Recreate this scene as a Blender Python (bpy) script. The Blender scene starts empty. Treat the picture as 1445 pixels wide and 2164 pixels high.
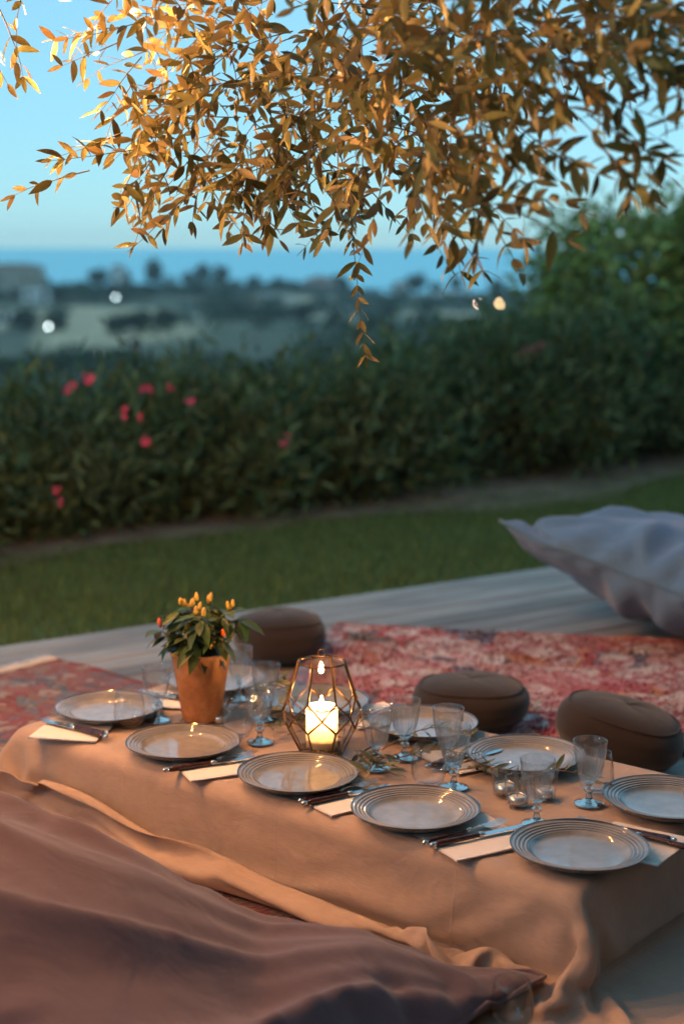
import bpy, bmesh, math, random
import numpy as np
from mathutils import Vector, Matrix, Euler, noise

S = bpy.context.scene
C = S.collection
PI = math.pi
R = math.radians

# ------------------------------------------------------------------ camera
CZ, FPX, HORIZON = 1.42, 3300.0, 520.0
PITCH = math.atan((1082 - HORIZON) / FPX)
cam_d = bpy.data.cameras.new('camera')
cam_d.sensor_fit = 'VERTICAL'
cam_d.sensor_height = 36
cam_d.lens = 36 * FPX / 2164
cam_d.clip_start = 0.05
cam_d.clip_end = 60000
cam = bpy.data.objects.new('camera', cam_d)
cam.location = (0, 0, CZ)
cam.rotation_euler = (PI / 2 - PITCH, 0, 0)
cam_d.dof.use_dof = True
cam_d.dof.focus_distance = 3.34
cam_d.dof.aperture_fstop = 2.0
C.objects.link(cam)
S.camera = cam

# ------------------------------------------------------------------ dusk sky
W = bpy.data.worlds.new('World')
S.world = W
W.use_nodes = True
wn = W.node_tree.nodes
wl = W.node_tree.links
sky = wn.new('ShaderNodeTexSky')
sky.sky_type = 'NISHITA'
sky.sun_disc = False
SUN_EL, SUN_ROT = R(15.0), R(200)
sky.sun_elevation = SUN_EL
sky.sun_rotation = SUN_ROT
sky.air_density = 1.0
sky.dust_density = 0.2
sky.ozone_density = 6.0
tint = wn.new('ShaderNodeMix')
tint.data_type = 'RGBA'
tint.blend_type = 'MULTIPLY'
tint.inputs[0].default_value = 1.0
tint.inputs[7].default_value = (0.56, 0.66, 0.64, 1)
glow = wn.new('ShaderNodeMix')                             # even twilight light scattered over the whole dome
glow.data_type = 'RGBA'
glow.blend_type = 'ADD'
glow.inputs[0].default_value = 1.0
glow.inputs[7].default_value = (2.35, 4.9, 6.0, 1)
wl.new(sky.outputs[0], tint.inputs[6])
wl.new(tint.outputs[2], glow.inputs[6])
wl.new(glow.outputs[2], wn['Background'].inputs[0])
wn['Background'].inputs[1].default_value = 0.10

sun_d = bpy.data.lights.new('sun', 'SUN')
sun_d.energy = 0.04
sun_d.angle = R(20)
sun_d.color = (0.75, 0.9, 1.0)
sun = bpy.data.objects.new('sun', sun_d)
sun.rotation_euler = (PI / 2 - R(25), 0, PI - SUN_ROT)
C.objects.link(sun)

S.render.engine = 'CYCLES'
S.view_settings.view_transform = 'Standard'
S.view_settings.look = 'None'
S.view_settings.gamma = 1
S.view_settings.exposure = 0.0
S.view_settings.use_curve_mapping = False
cy = S.cycles
cy.use_denoising = True
cy.max_bounces = 12
cy.diffuse_bounces = 3
cy.glossy_bounces = 4
cy.transmission_bounces = 12
cy.transparent_max_bounces = 24
cy.sample_clamp_indirect = 4
cy.caustics_reflective = False
cy.caustics_refractive = False

# ------------------------------------------------------------------ helpers
def link(o, parent=None):
    C.objects.link(o)
    if parent is not None:
        o.parent = parent
    return o

def tag(o, label=None, cat=None, group=None, kind=None):
    if label: o['label'] = label
    if cat: o['category'] = cat
    if group: o['group'] = group
    if kind: o['kind'] = kind
    return o

def empty(name, loc=(0, 0, 0), rz=0.0, scale=1.0):
    o = bpy.data.objects.new(name, None)
    o.empty_display_size = 0.05
    o.location = loc
    o.rotation_euler = (0, 0, rz)
    o.scale = (scale,) * 3
    return link(o)

def thing(name, label, cat, loc=(0, 0, 0), rz=0.0, group=None, scale=1.0):
    return tag(empty(name, loc, rz, scale), label, cat, group)

def mesh_data(name, v, f, mat, smooth=True):
    me = bpy.data.meshes.new(name)
    me.from_pydata([tuple(p) for p in v], [], [tuple(q) for q in f])
    if mat: me.materials.append(mat)
    if smooth: me.shade_smooth()
    me.update()
    return me

def obj(name, v, f, mat, parent=None, smooth=True):
    return link(bpy.data.objects.new(name, mesh_data(name, v, f, mat, smooth)), parent)

def inst(name, me, parent=None, M=None):
    o = bpy.data.objects.new(name, me)
    link(o, parent)
    if M is not None: o.matrix_local = M
    return o

def np_mesh(name, V, F, mat, smooth=False):
    """V (n,3) float, F (m,k) int with k constant."""
    me = bpy.data.meshes.new(name)
    n, (m, k) = len(V), F.shape
    me.vertices.add(n)
    me.vertices.foreach_set('co', np.ascontiguousarray(V, np.float32).ravel())
    me.loops.add(m * k)
    me.loops.foreach_set('vertex_index', np.ascontiguousarray(F, np.int32).ravel())
    me.polygons.add(m)
    me.polygons.foreach_set('loop_start', np.arange(0, m * k, k, dtype=np.int32))
    if smooth: me.polygons.foreach_set('use_smooth', np.ones(m, bool))
    me.materials.append(mat)
    me.update(calc_edges=True)
    return me

def copy_tree(o, parent=None):
    c = o.copy()
    C.objects.link(c)
    c.parent = parent
    for ch in list(o.children):
        copy_tree(ch, c)
    return c

def box(cx, cy_, cz, sx, sy, sz):
    x, y, z = sx / 2, sy / 2, sz / 2
    v = [(cx + a * x, cy_ + b * y, cz + c * z) for c in (-1, 1) for a, b in ((-1, -1), (1, -1), (1, 1), (-1, 1))]
    f = [(3, 2, 1, 0), (4, 5, 6, 7), (0, 1, 5, 4), (1, 2, 6, 5), (2, 3, 7, 6), (3, 0, 4, 7)]
    return v, f

def lathe(prof, seg=40, rfun=None, closed=False):
    """prof [(r, z)], optional rfun(r, z, ang) -> r."""
    v, f, rings = [], [], []
    for r, z in prof:
        if r < 1e-6:
            rings.append([len(v)]); v.append((0, 0, z)); continue
        ring = []
        for k in range(seg):
            a = 2 * PI * k / seg
            q = rfun(r, z, a) if rfun else r
            ring.append(len(v)); v.append((q * math.cos(a), q * math.sin(a), z))
        rings.append(ring)
    pairs = list(zip(rings, rings[1:]))
    if closed: pairs.append((rings[-1], rings[0]))
    for A, B in pairs:
        for k in range(seg):
            k2 = (k + 1) % seg
            if len(A) == 1 and len(B) == 1: break
            if len(A) == 1: f.append((A[0], B[k2], B[k]))
            elif len(B) == 1: f.append((A[k], A[k2], B[0]))
            else: f.append((A[k], A[k2], B[k2], B[k]))
    return v, f

def tube(pts, rads, seg=6, cap=True):
    pts = [Vector(p) for p in pts]
    if not hasattr(rads, '__len__'): rads = [rads] * len(pts)
    v, f = [], []
    up = Vector((0.31, 0.17, 0.93)).normalized()
    for i, p in enumerate(pts):
        t = (pts[min(i + 1, len(pts) - 1)] - pts[max(i - 1, 0)]).normalized()
        a = t.cross(up)
        if a.length < 1e-3: a = t.cross(Vector((1, 0, 0)))
        a.normalize(); b = t.cross(a)
        for k in range(seg):
            w = 2 * PI * k / seg
            v.append(p + (a * math.cos(w) + b * math.sin(w)) * rads[i])
    n = len(pts)
    for i in range(n - 1):
        for k in range(seg):
            k2 = (k + 1) % seg
            f.append((i * seg + k, i * seg + k2, (i + 1) * seg + k2, (i + 1) * seg + k))
    if cap:
        f.append(tuple(range(seg))[::-1]); f.append(tuple((n - 1) * seg + k for k in range(seg)))
    return v, f

def bevel_obj(o, w=0.004, seg=2):
    m = o.modifiers.new('bevel', 'BEVEL'); m.width = w; m.segments = seg; m.limit_method = 'ANGLE'; m.angle_limit = R(40)
    return o

def at(x, y, depth):
    """point seen at photo pixel (x, y) at forward distance depth (world Y)."""
    dx, dy = (x - 722.5) / FPX, (1082 - y) / FPX
    d = Vector((dx, math.cos(PITCH) + dy * math.sin(PITCH), -math.sin(PITCH) + dy * math.cos(PITCH)))
    return Vector((0, 0, CZ)) + d * (depth / d.y)

def nz(x, y, z=0.0):
    return noise.noise(Vector((x, y, z)))

# ------------------------------------------------------------------ materials
def mat(name):
    m = bpy.data.materials.new(name)
    m.use_nodes = True
    nt = m.node_tree
    return m, nt, nt.nodes, nt.links, nt.nodes['Principled BSDF']

def setp(p, **k):
    for n, v in k.items():
        p.inputs[n.replace('_', ' ')].default_value = v

def N(nodes, t, **k):
    n = nodes.new(t)
    for a, b in k.items(): setattr(n, a, b)
    return n

def ramp(nodes, stops, interp='LINEAR'):
    r = nodes.new('ShaderNodeValToRGB')
    cr = r.color_ramp
    cr.interpolation = interp
    while len(cr.elements) < len(stops): cr.elements.new(0.5)
    for e, (p, c) in zip(cr.elements, stops):
        e.position = p; e.color = (c[0], c[1], c[2], 1)
    return r

def simple(name, col, rough=0.6, metal=0.0, var=0.0, scale=20.0, bump=0.0, bscale=80.0, rand=0.0, **extra):
    """plain surface with procedural mottling, optional per-object variation and fine bump."""
    m, nt, ns, ls, p = mat(name)
    setp(p, Base_Color=(*col, 1), Roughness=rough, Metallic=metal)
    for k, v in extra.items(): p.inputs[k.replace('_', ' ')].default_value = v
    tc = N(ns, 'ShaderNodeTexCoord')
    if var or rand:
        t = N(ns, 'ShaderNodeTexNoise'); t.inputs['Scale'].default_value = scale; t.inputs['Detail'].default_value = 6
        ls.new(tc.outputs['Object'], t.inputs['Vector'])
        lo = tuple(c * (1 - var) for c in col); hi = tuple(min(1, c * (1 + var)) for c in col)
        r = ramp(ns, [(0.3, lo), (0.7, hi)])
        ls.new(t.outputs['Fac'], r.inputs[0])
        out = r.outputs[0]
        if rand:
            oi = N(ns, 'ShaderNodeObjectInfo'); hs = N(ns, 'ShaderNodeHueSaturation')
            mr = N(ns, 'ShaderNodeMapRange'); mr.inputs[3].default_value = 1 - rand; mr.inputs[4].default_value = 1 + rand
            ls.new(oi.outputs['Random'], mr.inputs[0]); ls.new(mr.outputs[0], hs.inputs['Value'])
            ls.new(out, hs.inputs['Color']); out = hs.outputs[0]
        ls.new(out, p.inputs['Base Color'])
    if bump:
        t2 = N(ns, 'ShaderNodeTexNoise'); t2.inputs['Scale'].default_value = bscale; t2.inputs['Detail'].default_value = 4
        b = N(ns, 'ShaderNodeBump'); b.inputs['Strength'].default_value = bump; b.inputs['Distance'].default_value = 0.004
        ls.new(tc.outputs['Object'], t2.inputs['Vector']); ls.new(t2.outputs['Fac'], b.inputs['Height']); ls.new(b.outputs[0], p.inputs['Normal'])
    return m

def fabric(name, col, weave=900.0, var=0.12, sheen=0.25, bump=0.25, slub=0.0, crumple=0.0, uv=False, press=False):
    """woven cloth: crossed thread waves, soft mottling and a little sheen."""
    m, nt, ns, ls, p = mat(name)
    setp(p, Roughness=0.92)
    p.inputs['Sheen Weight'].default_value = sheen
    p.inputs['Specular IOR Level'].default_value = 0.15
    tc = N(ns, 'ShaderNodeTexCoord')
    w1 = N(ns, 'ShaderNodeTexWave', bands_direction='X'); w2 = N(ns, 'ShaderNodeTexWave', bands_direction='Y')
    for w in (w1, w2):
        w.inputs['Scale'].default_value = weave; w.inputs['Distortion'].default_value = 1.5; w.inputs['Detail'].default_value = 1
        ls.new(tc.outputs['UV' if uv else 'Object'], w.inputs['Vector'])
    mx = N(ns, 'ShaderNodeMath', operation='MULTIPLY'); ls.new(w1.outputs['Fac'], mx.inputs[0]); ls.new(w2.outputs['Fac'], mx.inputs[1])
    t = N(ns, 'ShaderNodeTexNoise'); t.inputs['Scale'].default_value = 6; t.inputs['Detail'].default_value = 8; t.inputs['Roughness'].default_value = 0.7
    ls.new(tc.outputs['Object'], t.inputs['Vector'])
    r = ramp(ns, [(0.3, tuple(c * (1 - var) for c in col)), (0.7, tuple(c * (1 + var) for c in col))])
    ls.new(t.outputs['Fac'], r.inputs[0])
    # slubs: stretched threads a little darker or lighter
    mp = N(ns, 'ShaderNodeMapping'); mp.inputs['Scale'].default_value = (30, 420, 420)
    ls.new(tc.outputs['UV' if uv else 'Object'], mp.inputs['Vector'])
    t3 = N(ns, 'ShaderNodeTexNoise'); t3.inputs['Scale'].default_value = 1.0; ls.new(mp.outputs[0], t3.inputs['Vector'])
    mul = N(ns, 'ShaderNodeMix', data_type='RGBA', blend_type='MULTIPLY'); mul.inputs[0].default_value = 1
    r3 = ramp(ns, [(0.35, (1 - slub,) * 3), (0.65, (1, 1, 1))]); ls.new(t3.outputs['Fac'], r3.inputs[0])
    ls.new(r.outputs[0], mul.inputs[6]); ls.new(r3.outputs[0], mul.inputs[7]); ls.new(mul.outputs[2], p.inputs['Base Color'])
    ad = N(ns, 'ShaderNodeMath', operation='ADD'); ls.new(mx.outputs[0], ad.inputs[0]); ls.new(t3.outputs['Fac'], ad.inputs[1])
    b = N(ns, 'ShaderNodeBump'); b.inputs['Strength'].default_value = bump; b.inputs['Distance'].default_value = 0.0012
    ls.new(ad.outputs[0], b.inputs['Height']); 
    t4 = N(ns, 'ShaderNodeTexNoise'); t4.inputs['Scale'].default_value = 16; t4.inputs['Detail'].default_value = 3
    ls.new(tc.outputs['Object'], t4.inputs['Vector'])
    b2 = N(ns, 'ShaderNodeBump'); b2.inputs['Strength'].default_value = 0.35; b2.inputs['Distance'].default_value = 0.006
    ls.new(t4.outputs['Fac'], b2.inputs['Height']); ls.new(b.outputs[0], b2.inputs['Normal']); last = b2
    if crumple:                                              # soft rumples and a few pressed fold lines
        t5 = N(ns, 'ShaderNodeTexNoise'); t5.inputs['Scale'].default_value = 7; t5.inputs['Detail'].default_value = 3; t5.inputs['Distortion'].default_value = 1.2
        ls.new(tc.outputs['Object'], t5.inputs['Vector'])
        last = N(ns, 'ShaderNodeBump'); last.inputs['Strength'].default_value = crumple; last.inputs['Distance'].default_value = 0.012
        ls.new(t5.outputs['Fac'], last.inputs['Height']); ls.new(b2.outputs[0], last.inputs['Normal'])
    if press:
        sp = N(ns, 'ShaderNodeSeparateXYZ'); ls.new(tc.outputs['UV'], sp.inputs[0])
        prev = None
        for k, (sc_, ph) in enumerate(((2.1, .14), (2.6, .3))):
            a_ = N(ns, 'ShaderNodeMath', operation='MULTIPLY_ADD'); a_.inputs[1].default_value = sc_; a_.inputs[2].default_value = ph; ls.new(sp.outputs[k], a_.inputs[0])
            pp = N(ns, 'ShaderNodeMath', operation='PINGPONG'); pp.inputs[1].default_value = .5; ls.new(a_.outputs[0], pp.inputs[0])
            mr = N(ns, 'ShaderNodeMapRange'); mr.inputs[1].default_value = 0; mr.inputs[2].default_value = .009; mr.inputs[3].default_value = 1; mr.inputs[4].default_value = 0; ls.new(pp.outputs[0], mr.inputs[0])
            if prev is None: prev = mr
            else:
                ad2 = N(ns, 'ShaderNodeMath', operation='MAXIMUM'); ls.new(prev.outputs[0], ad2.inputs[0]); ls.new(mr.outputs[0], ad2.inputs[1]); prev = ad2
        b6 = N(ns, 'ShaderNodeBump'); b6.inputs['Strength'].default_value = .35; b6.inputs['Distance'].default_value = .002
        ls.new(prev.outputs[0], b6.inputs['Height']); ls.new(last.outputs[0], b6.inputs['Normal']); last = b6
    ls.new(last.outputs[0], p.inputs['Normal'])
    return m

def glassy(name, trans=0.35, ior=1.45, col=(0.97, 0.98, 0.98)):
    """clear glass; part straight transmission so that thin walls let light pass."""
    m, nt, ns, ls, p = mat(name)
    ns.remove(p)
    g = N(ns, 'ShaderNodeBsdfGlass'); g.inputs['Color'].default_value = (*col, 1); g.inputs['IOR'].default_value = ior; g.inputs['Roughness'].default_value = 0.0
    t = N(ns, 'ShaderNodeBsdfTransparent'); t.inputs['Color'].default_value = (*col, 1)
    mx = N(ns, 'ShaderNodeMixShader'); mx.inputs[0].default_value = trans
    ls.new(g.outputs[0], mx.inputs[1]); ls.new(t.outputs[0], mx.inputs[2]); ls.new(mx.outputs[0], ns['Material Output'].inputs[0])
    return m

def thin_pane(name, col=(0.98, 0.97, 0.95), ior=1.6, edge=0.0, refr=0.0):
    """thin clear wall: straight transmission, reflection growing towards the edge, edges a little darker."""
    m, nt, ns, ls, p = mat(name)
    ns.remove(p)
    g = N(ns, 'ShaderNodeBsdfGlossy'); g.inputs['Roughness'].default_value = 0.0
    t = N(ns, 'ShaderNodeBsdfTransparent')
    lw = N(ns, 'ShaderNodeLayerWeight'); lw.inputs['Blend'].default_value = .5
    pw = N(ns, 'ShaderNodeMath', operation='POWER'); pw.inputs[1].default_value = 4.0; ls.new(lw.outputs['Facing'], pw.inputs[0])
    cr = ramp(ns, [(0, col), (.55, tuple(c * (1 - .15 * edge) for c in col)), (1, tuple(c * (1 - edge) for c in col))]); ls.new(lw.outputs['Facing'], cr.inputs[0]); ls.new(cr.outputs[0], t.inputs['Color'])
    f0 = ((ior - 1) / (ior + 1)) ** 2
    fr = N(ns, 'ShaderNodeMath', operation='MULTIPLY_ADD'); fr.inputs[1].default_value = .75; fr.inputs[2].default_value = f0; ls.new(pw.outputs[0], fr.inputs[0])
    mx = N(ns, 'ShaderNodeMixShader')
    ls.new(fr.outputs[0], mx.inputs[0]); ls.new(t.outputs[0], mx.inputs[1]); ls.new(g.outputs[0], mx.inputs[2])
    if refr:                                                 # thicker pressed glass also bends some of the light
        gl = N(ns, 'ShaderNodeBsdfGlass'); gl.inputs['Color'].default_value = (1, 1, 1, 1); gl.inputs['IOR'].default_value = 1.45; gl.inputs['Roughness'].default_value = 0
        m2 = N(ns, 'ShaderNodeMixShader'); m2.inputs[0].default_value = refr; ls.new(mx.outputs[0], m2.inputs[1]); ls.new(gl.outputs[0], m2.inputs[2]); mx = m2
    ls.new(mx.outputs[0], ns['Material Output'].inputs[0])
    return m

def emitter(name, col, s):
    m, nt, ns, ls, p = mat(name)
    setp(p, Base_Color=(*col, 1), Roughness=0.5)
    p.inputs['Emission Color'].default_value = (*col, 1); p.inputs['Emission Strength'].default_value = s
    return m

def leafy(name, top, under, rough=0.55, rand=0.35, trans=0.15):
    """leaf with a paler underside, per-island colour variation and some translucency."""
    m, nt, ns, ls, p = mat(name)
    geo = N(ns, 'ShaderNodeNewGeometry'); oi = N(ns, 'ShaderNodeObjectInfo')
    ad = N(ns, 'ShaderNodeMath', operation='ADD'); ls.new(geo.outputs['Random Per Island'], ad.inputs[0]); ls.new(oi.outputs['Random'], ad.inputs[1])
    frac = N(ns, 'ShaderNodeMath', operation='FRACT'); ls.new(ad.outputs[0], frac.inputs[0])
    mr = N(ns, 'ShaderNodeMapRange'); mr.inputs[3].default_value = 1 - rand; mr.inputs[4].default_value = 1 + rand
    ls.new(frac.outputs[0], mr.inputs[0])
    mx = N(ns, 'ShaderNodeMix', data_type='RGBA'); mx.inputs[6].default_value = (*top, 1); mx.inputs[7].default_value = (*under, 1)
    ls.new(geo.outputs['Backfacing'], mx.inputs[0])
    hs = N(ns, 'ShaderNodeHueSaturation'); ls.new(mx.outputs[2], hs.inputs['Color']); ls.new(mr.outputs[0], hs.inputs['Value'])
    f2 = N(ns, 'ShaderNodeMath', operation='MULTIPLY_ADD'); f2.inputs[1].default_value = 7.31; ls.new(frac.outputs[0], f2.inputs[0]); f3 = N(ns, 'ShaderNodeMath', operation='FRACT'); ls.new(f2.outputs[0], f3.inputs[0])
    mh = N(ns, 'ShaderNodeMapRange'); mh.inputs[3].default_value = .475; mh.inputs[4].default_value = .535; ls.new(f3.outputs[0], mh.inputs[0]); ls.new(mh.outputs[0], hs.inputs['Hue'])
    ls.new(hs.outputs[0], p.inputs['Base Color']); setp(p, Roughness=rough)
    p.inputs['Specular IOR Level'].default_value = 0.35
    tr = N(ns, 'ShaderNodeBsdfTranslucent'); ls.new(hs.outputs[0], tr.inputs[0])
    ms = N(ns, 'ShaderNodeMixShader'); ms.inputs[0].default_value = trans
    ls.new(p.outputs[0], ms.inputs[1]); ls.new(tr.outputs[0], ms.inputs[2]); ls.new(ms.outputs[0], ns['Material Output'].inputs[0])
    return m

M = {}
M['linen'] = fabric('sand_linen', (0.49, 0.36, 0.295), slub=0.10, bump=0.6, crumple=.55, uv=True, press=True, weave=260)
M['mauve'] = fabric('mauve_cotton', (0.13, 0.088, 0.108), slub=0.10, var=0.08, crumple=.5)
M['bluegrey'] = fabric('blue_grey_cotton', (0.11, 0.205, 0.335), slub=0.08, var=0.08, crumple=.6)
M['bluegrey_seam'] = fabric('blue_grey_piping', (0.095, 0.18, 0.265), slub=0.05)
M['brown'] = fabric('brown_canvas', (0.032, 0.024, 0.023), slub=0.15)
M['brown_seam'] = fabric('brown_piping', (0.03, 0.02, 0.018), slub=0.1)
M['napkin'] = fabric('white_paper_napkin', (0.74, 0.70, 0.67), var=0.03, sheen=0.0, bump=0.15, weave=500)
M['glass'] = glassy('clear_glass', 0.25)
M['bowl_glass'] = thin_pane('pressed_glass', (.992, .994, .994), 1.62, .12, .10)
M['thin_glass'] = thin_pane('thin_clear_glass', (.99, .992, .992), 1.65, .10)
M['pane'] = thin_pane('lantern_pane', (.97, .95, .92), 2.1)
M['brass'] = simple('dark_brass', (0.16, 0.085, 0.035), 0.42, 0.85, var=0.3, scale=60)
M['steel'] = simple('cutlery_steel', (0.62, 0.62, 0.63), 0.2, 1.0, var=0.08, scale=40)
M['horn'] = simple('dark_brown_handle', (0.045, 0.016, 0.012), 0.22, 0.0, var=0.5, scale=90)
M['soil'] = simple('potting_soil', (0.03, 0.02, 0.014), 0.95, var=0.5, scale=120, bump=1.0, bscale=180)
M['stone'] = simple('dark_pebble', (0.06, 0.05, 0.045), 0.6, rand=0.5, var=0.3)
M['bark'] = simple('olive_bark', (0.11, 0.085, 0.062), 0.9, var=0.4, scale=30, bump=0.8, bscale=60)
M['twig'] = simple('olive_twig_bark', (0.16, 0.12, 0.08), 0.85, var=0.3, scale=50)
M['olive_leaf'] = leafy('olive_leaf', (0.175, 0.16, 0.048), (0.42, 0.34, 0.15), 0.5, 0.55, 0.12)
M['sprig_leaf'] = leafy('cut_olive_leaf', (0.10, 0.11, 0.055), (0.28, 0.27, 0.20), 0.5, 0.4, 0.08)
M['pepper_leaf'] = leafy('pepper_plant_leaf', (0.045, 0.075, 0.020), (0.075, 0.105, 0.04), 0.4, 0.35, 0.12)
M['stem'] = simple('green_stem', (0.07, 0.10, 0.03), 0.6, var=0.3)
M['pepper_y'] = simple('yellow_pepper', (0.72, 0.42, 0.06), 0.25, rand=0.2, var=0.1)
M['pepper_o'] = simple('orange_pepper', (0.70, 0.12, 0.02), 0.25, rand=0.2, var=0.1)
M['oleander'] = leafy('oleander_leaf', (0.068, 0.118, 0.036), (0.10, 0.145, 0.06), 0.5, 0.55, 0.12)
M['hedge_flower'] = simple('pink_oleander_petal', (0.62, 0.06, 0.13), 0.6, rand=0.25, var=0.1)
M['laurel'] = leafy('laurel_leaf', (0.21, 0.265, 0.05), (0.24, 0.29, 0.075), 0.45, 0.55, 0.15)
M['greybush'] = leafy('grey_green_leaf', (0.17, 0.21, 0.12), (0.22, 0.25, 0.17), 0.6, 0.4, 0.12)
M['far_tree'] = leafy('far_tree_leaf', (0.065, 0.088, 0.05), (0.085, 0.105, 0.065), 0.8, 0.5, 0.05)
M['grass'] = leafy('grass_blade', (0.125, 0.18, 0.05), (0.14, 0.195, 0.065), 0.6, 0.5, 0.2)
M['white_wall'] = simple('lime_render', (0.72, 0.70, 0.66), 0.9, var=0.1, scale=2)
M['tan_wall'] = simple('sandstone_render', (0.42, 0.35, 0.27), 0.9, var=0.15, scale=2)
M['roof'] = simple('clay_roof', (0.30, 0.16, 0.10), 0.9, var=0.25, scale=4)
M['dark_glass'] = simple('window_glass', (0.02, 0.025, 0.03), 0.1)
M['pole'] = simple('grey_steel_pole', (0.2, 0.2, 0.2), 0.5, 0.5, var=0.1)
M['cable'] = simple('black_rubber_cable', (0.012, 0.012, 0.012), 0.6, var=0.2)

# wood of the deck: grey, weathered, grain along the board
def wood_mat():
    m, nt, ns, ls, p = mat('weathered_grey_wood')
    tc = N(ns, 'ShaderNodeTexCoord'); oi = N(ns, 'ShaderNodeObjectInfo')
    mp = N(ns, 'ShaderNodeMapping'); mp.inputs['Scale'].default_value = (2.2, 46, 46)
    sh = N(ns, 'ShaderNodeVectorMath', operation='ADD')
    cmb = N(ns, 'ShaderNodeCombineXYZ'); mm = N(ns, 'ShaderNodeMath', operation='MULTIPLY'); mm.inputs[1].default_value = 37.0
    ls.new(oi.outputs['Random'], mm.inputs[0]); ls.new(mm.outputs[0], cmb.inputs[0]); ls.new(mm.outputs[0], cmb.inputs[1])
    ls.new(tc.outputs['Object'], sh.inputs[0]); ls.new(cmb.outputs[0], sh.inputs[1]); ls.new(sh.outputs[0], mp.inputs['Vector'])
    t = N(ns, 'ShaderNodeTexNoise'); t.inputs['Scale'].default_value = 1; t.inputs['Detail'].default_value = 8; t.inputs['Roughness'].default_value = 0.65; t.inputs['Distortion'].default_value = 0.6
    ls.new(mp.outputs[0], t.inputs['Vector'])
    r = ramp(ns, [(0.25, (0.17, 0.155, 0.14)), (0.5, (0.30, 0.285, 0.265)), (0.75, (0.42, 0.40, 0.375))])
    ls.new(t.outputs['Fac'], r.inputs[0])
    hs = N(ns, 'ShaderNodeHueSaturation'); mr = N(ns, 'ShaderNodeMapRange'); mr.inputs[3].default_value = 0.66; mr.inputs[4].default_value = 1.2
    ls.new(oi.outputs['Random'], mr.inputs[0]); ls.new(mr.outputs[0], hs.inputs['Value']); ls.new(r.outputs[0], hs.inputs['Color'])
    st = N(ns, 'ShaderNodeTexNoise'); st.inputs['Scale'].default_value = 1.7; st.inputs['Detail'].default_value = 5; ls.new(sh.outputs[0], st.inputs['Vector'])
    sr = ramp(ns, [(0.35, (0.72, 0.72, 0.74)), (0.6, (1, 1, 1))]); ls.new(st.outputs['Fac'], sr.inputs[0])
    mu = N(ns, 'ShaderNodeMix', data_type='RGBA', blend_type='MULTIPLY'); mu.inputs[0].default_value = 1
    ls.new(hs.outputs[0], mu.inputs[6]); ls.new(sr.outputs[0], mu.inputs[7]); ls.new(mu.outputs[2], p.inputs['Base Color'])
    b = N(ns, 'ShaderNodeBump'); b.inputs['Strength'].default_value = 0.5; b.inputs['Distance'].default_value = 0.003
    ls.new(t.outputs['Fac'], b.inputs['Height']); ls.new(b.outputs[0], p.inputs['Normal'])
    setp(p, Roughness=0.62)
    return m
M['deck'] = wood_mat()

# ------------------------------------------------------------------ terrain
HB = Vector((-0.336, 8.92)); HD = Vector((0.792, 0.610)); HN = Vector((-0.610, 0.792))   # line of the hedge foot
DE = Vector((-1.232, 5.465)); DD = Vector((0.837, 0.547)); DN = Vector((-0.547, 0.837))  # far edge of the deck

def ground_z(x, y):
    s = (Vector((x, y)) - HB).dot(HN) - 1.6
    z = -0.16
    if s > 0:
        z -= 12.0 * (1 - math.exp(-s / 60.0)) * (1 - math.exp(-s / 6.0))
    d = math.hypot(x, y)
    if d > 60:
        w = min(1, (d - 60) / 120)
        z += w * (3.4 * nz(x / 70, y / 95, 1) + 1.3 * nz(x / 26, y / 40, 5))
        az = x / y
        z += w * 2.1 * math.exp(-((az + 0.165) / 0.075) ** 2) * min(1, d / 480)       # the left hill is a little higher
    if d > 500: z -= (d - 500) ** 1.5 * 0.02
    return z

def ground():
    nr, na = 150, 130
    rad = [0.6 * (640 / 0.6) ** (i / nr) for i in range(nr + 1)]
    v, f, col = [], [], []
    for i, r in enumerate(rad):
        for j in range(na + 1):
            a = R(90) + R(62) * (1 - 2 * j / na)
            x, y = r * math.cos(a), r * math.sin(a)
            v.append((x, y, ground_z(x, y)))
            # colour of the land: dry scrub, ploughed or mown fields, green groves
            c = Vector((0.17, 0.145, 0.085))
            if r > 25:
                g = nz(x / 26, y / 26, 9)
                c = c.lerp(Vector((0.06, 0.078, 0.045)), max(0, min(1, (g + 0.05) * 2.6)))
                fld = 0
                for (fx, fy, hw, hd, rot) in FIELDS:
                    ux, uy = x - fx, y - fy
                    lx, ly = ux * math.cos(rot) + uy * math.sin(rot), -ux * math.sin(rot) + uy * math.cos(rot)
                    if abs(lx) < hw and abs(ly) < hd: fld = 1
                if fld: c = Vector((0.68, 0.46, 0.27)) * (1 + 0.25 * nz(x / 12, y / 12, 2))
            col.append((*c, 1))
    for i in range(nr):
        for j in range(na):
            f.append((i * (na + 1) + j, i * (na + 1) + j + 1, (i + 1) * (na + 1) + j + 1, (i + 1) * (na + 1) + j))
    m, nt, ns, ls, p = mat('dry_land')
    at_ = N(ns, 'ShaderNodeAttribute', attribute_name='land'); tc = N(ns, 'ShaderNodeTexCoord')
    t = N(ns, 'ShaderNodeTexNoise'); t.inputs['Scale'].default_value = 0.35; t.inputs['Detail'].default_value = 8; ls.new(tc.outputs['Object'], t.inputs['Vector'])
    r_ = ramp(ns, [(0.3, (0.6, 0.6, 0.6)), (0.7, (1.25, 1.25, 1.25))]); ls.new(t.outputs['Fac'], r_.inputs[0])
    mu = N(ns, 'ShaderNodeMix', data_type='RGBA', blend_type='MULTIPLY'); mu.inputs[0].default_value = 1
    ls.new(at_.outputs['Color'], mu.inputs[6]); ls.new(r_.outputs[0], mu.inputs[7]); ls.new(mu.outputs[2], p.inputs['Base Color']); setp(p, Roughness=0.95)
    o = obj('ground', v, f, m)
    ca = o.data.color_attributes.new('land', 'FLOAT_COLOR', 'POINT')
    ca.data.foreach_set('color', np.array(col, np.float32).ravel())
    tag(o, kind='structure')

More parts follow.
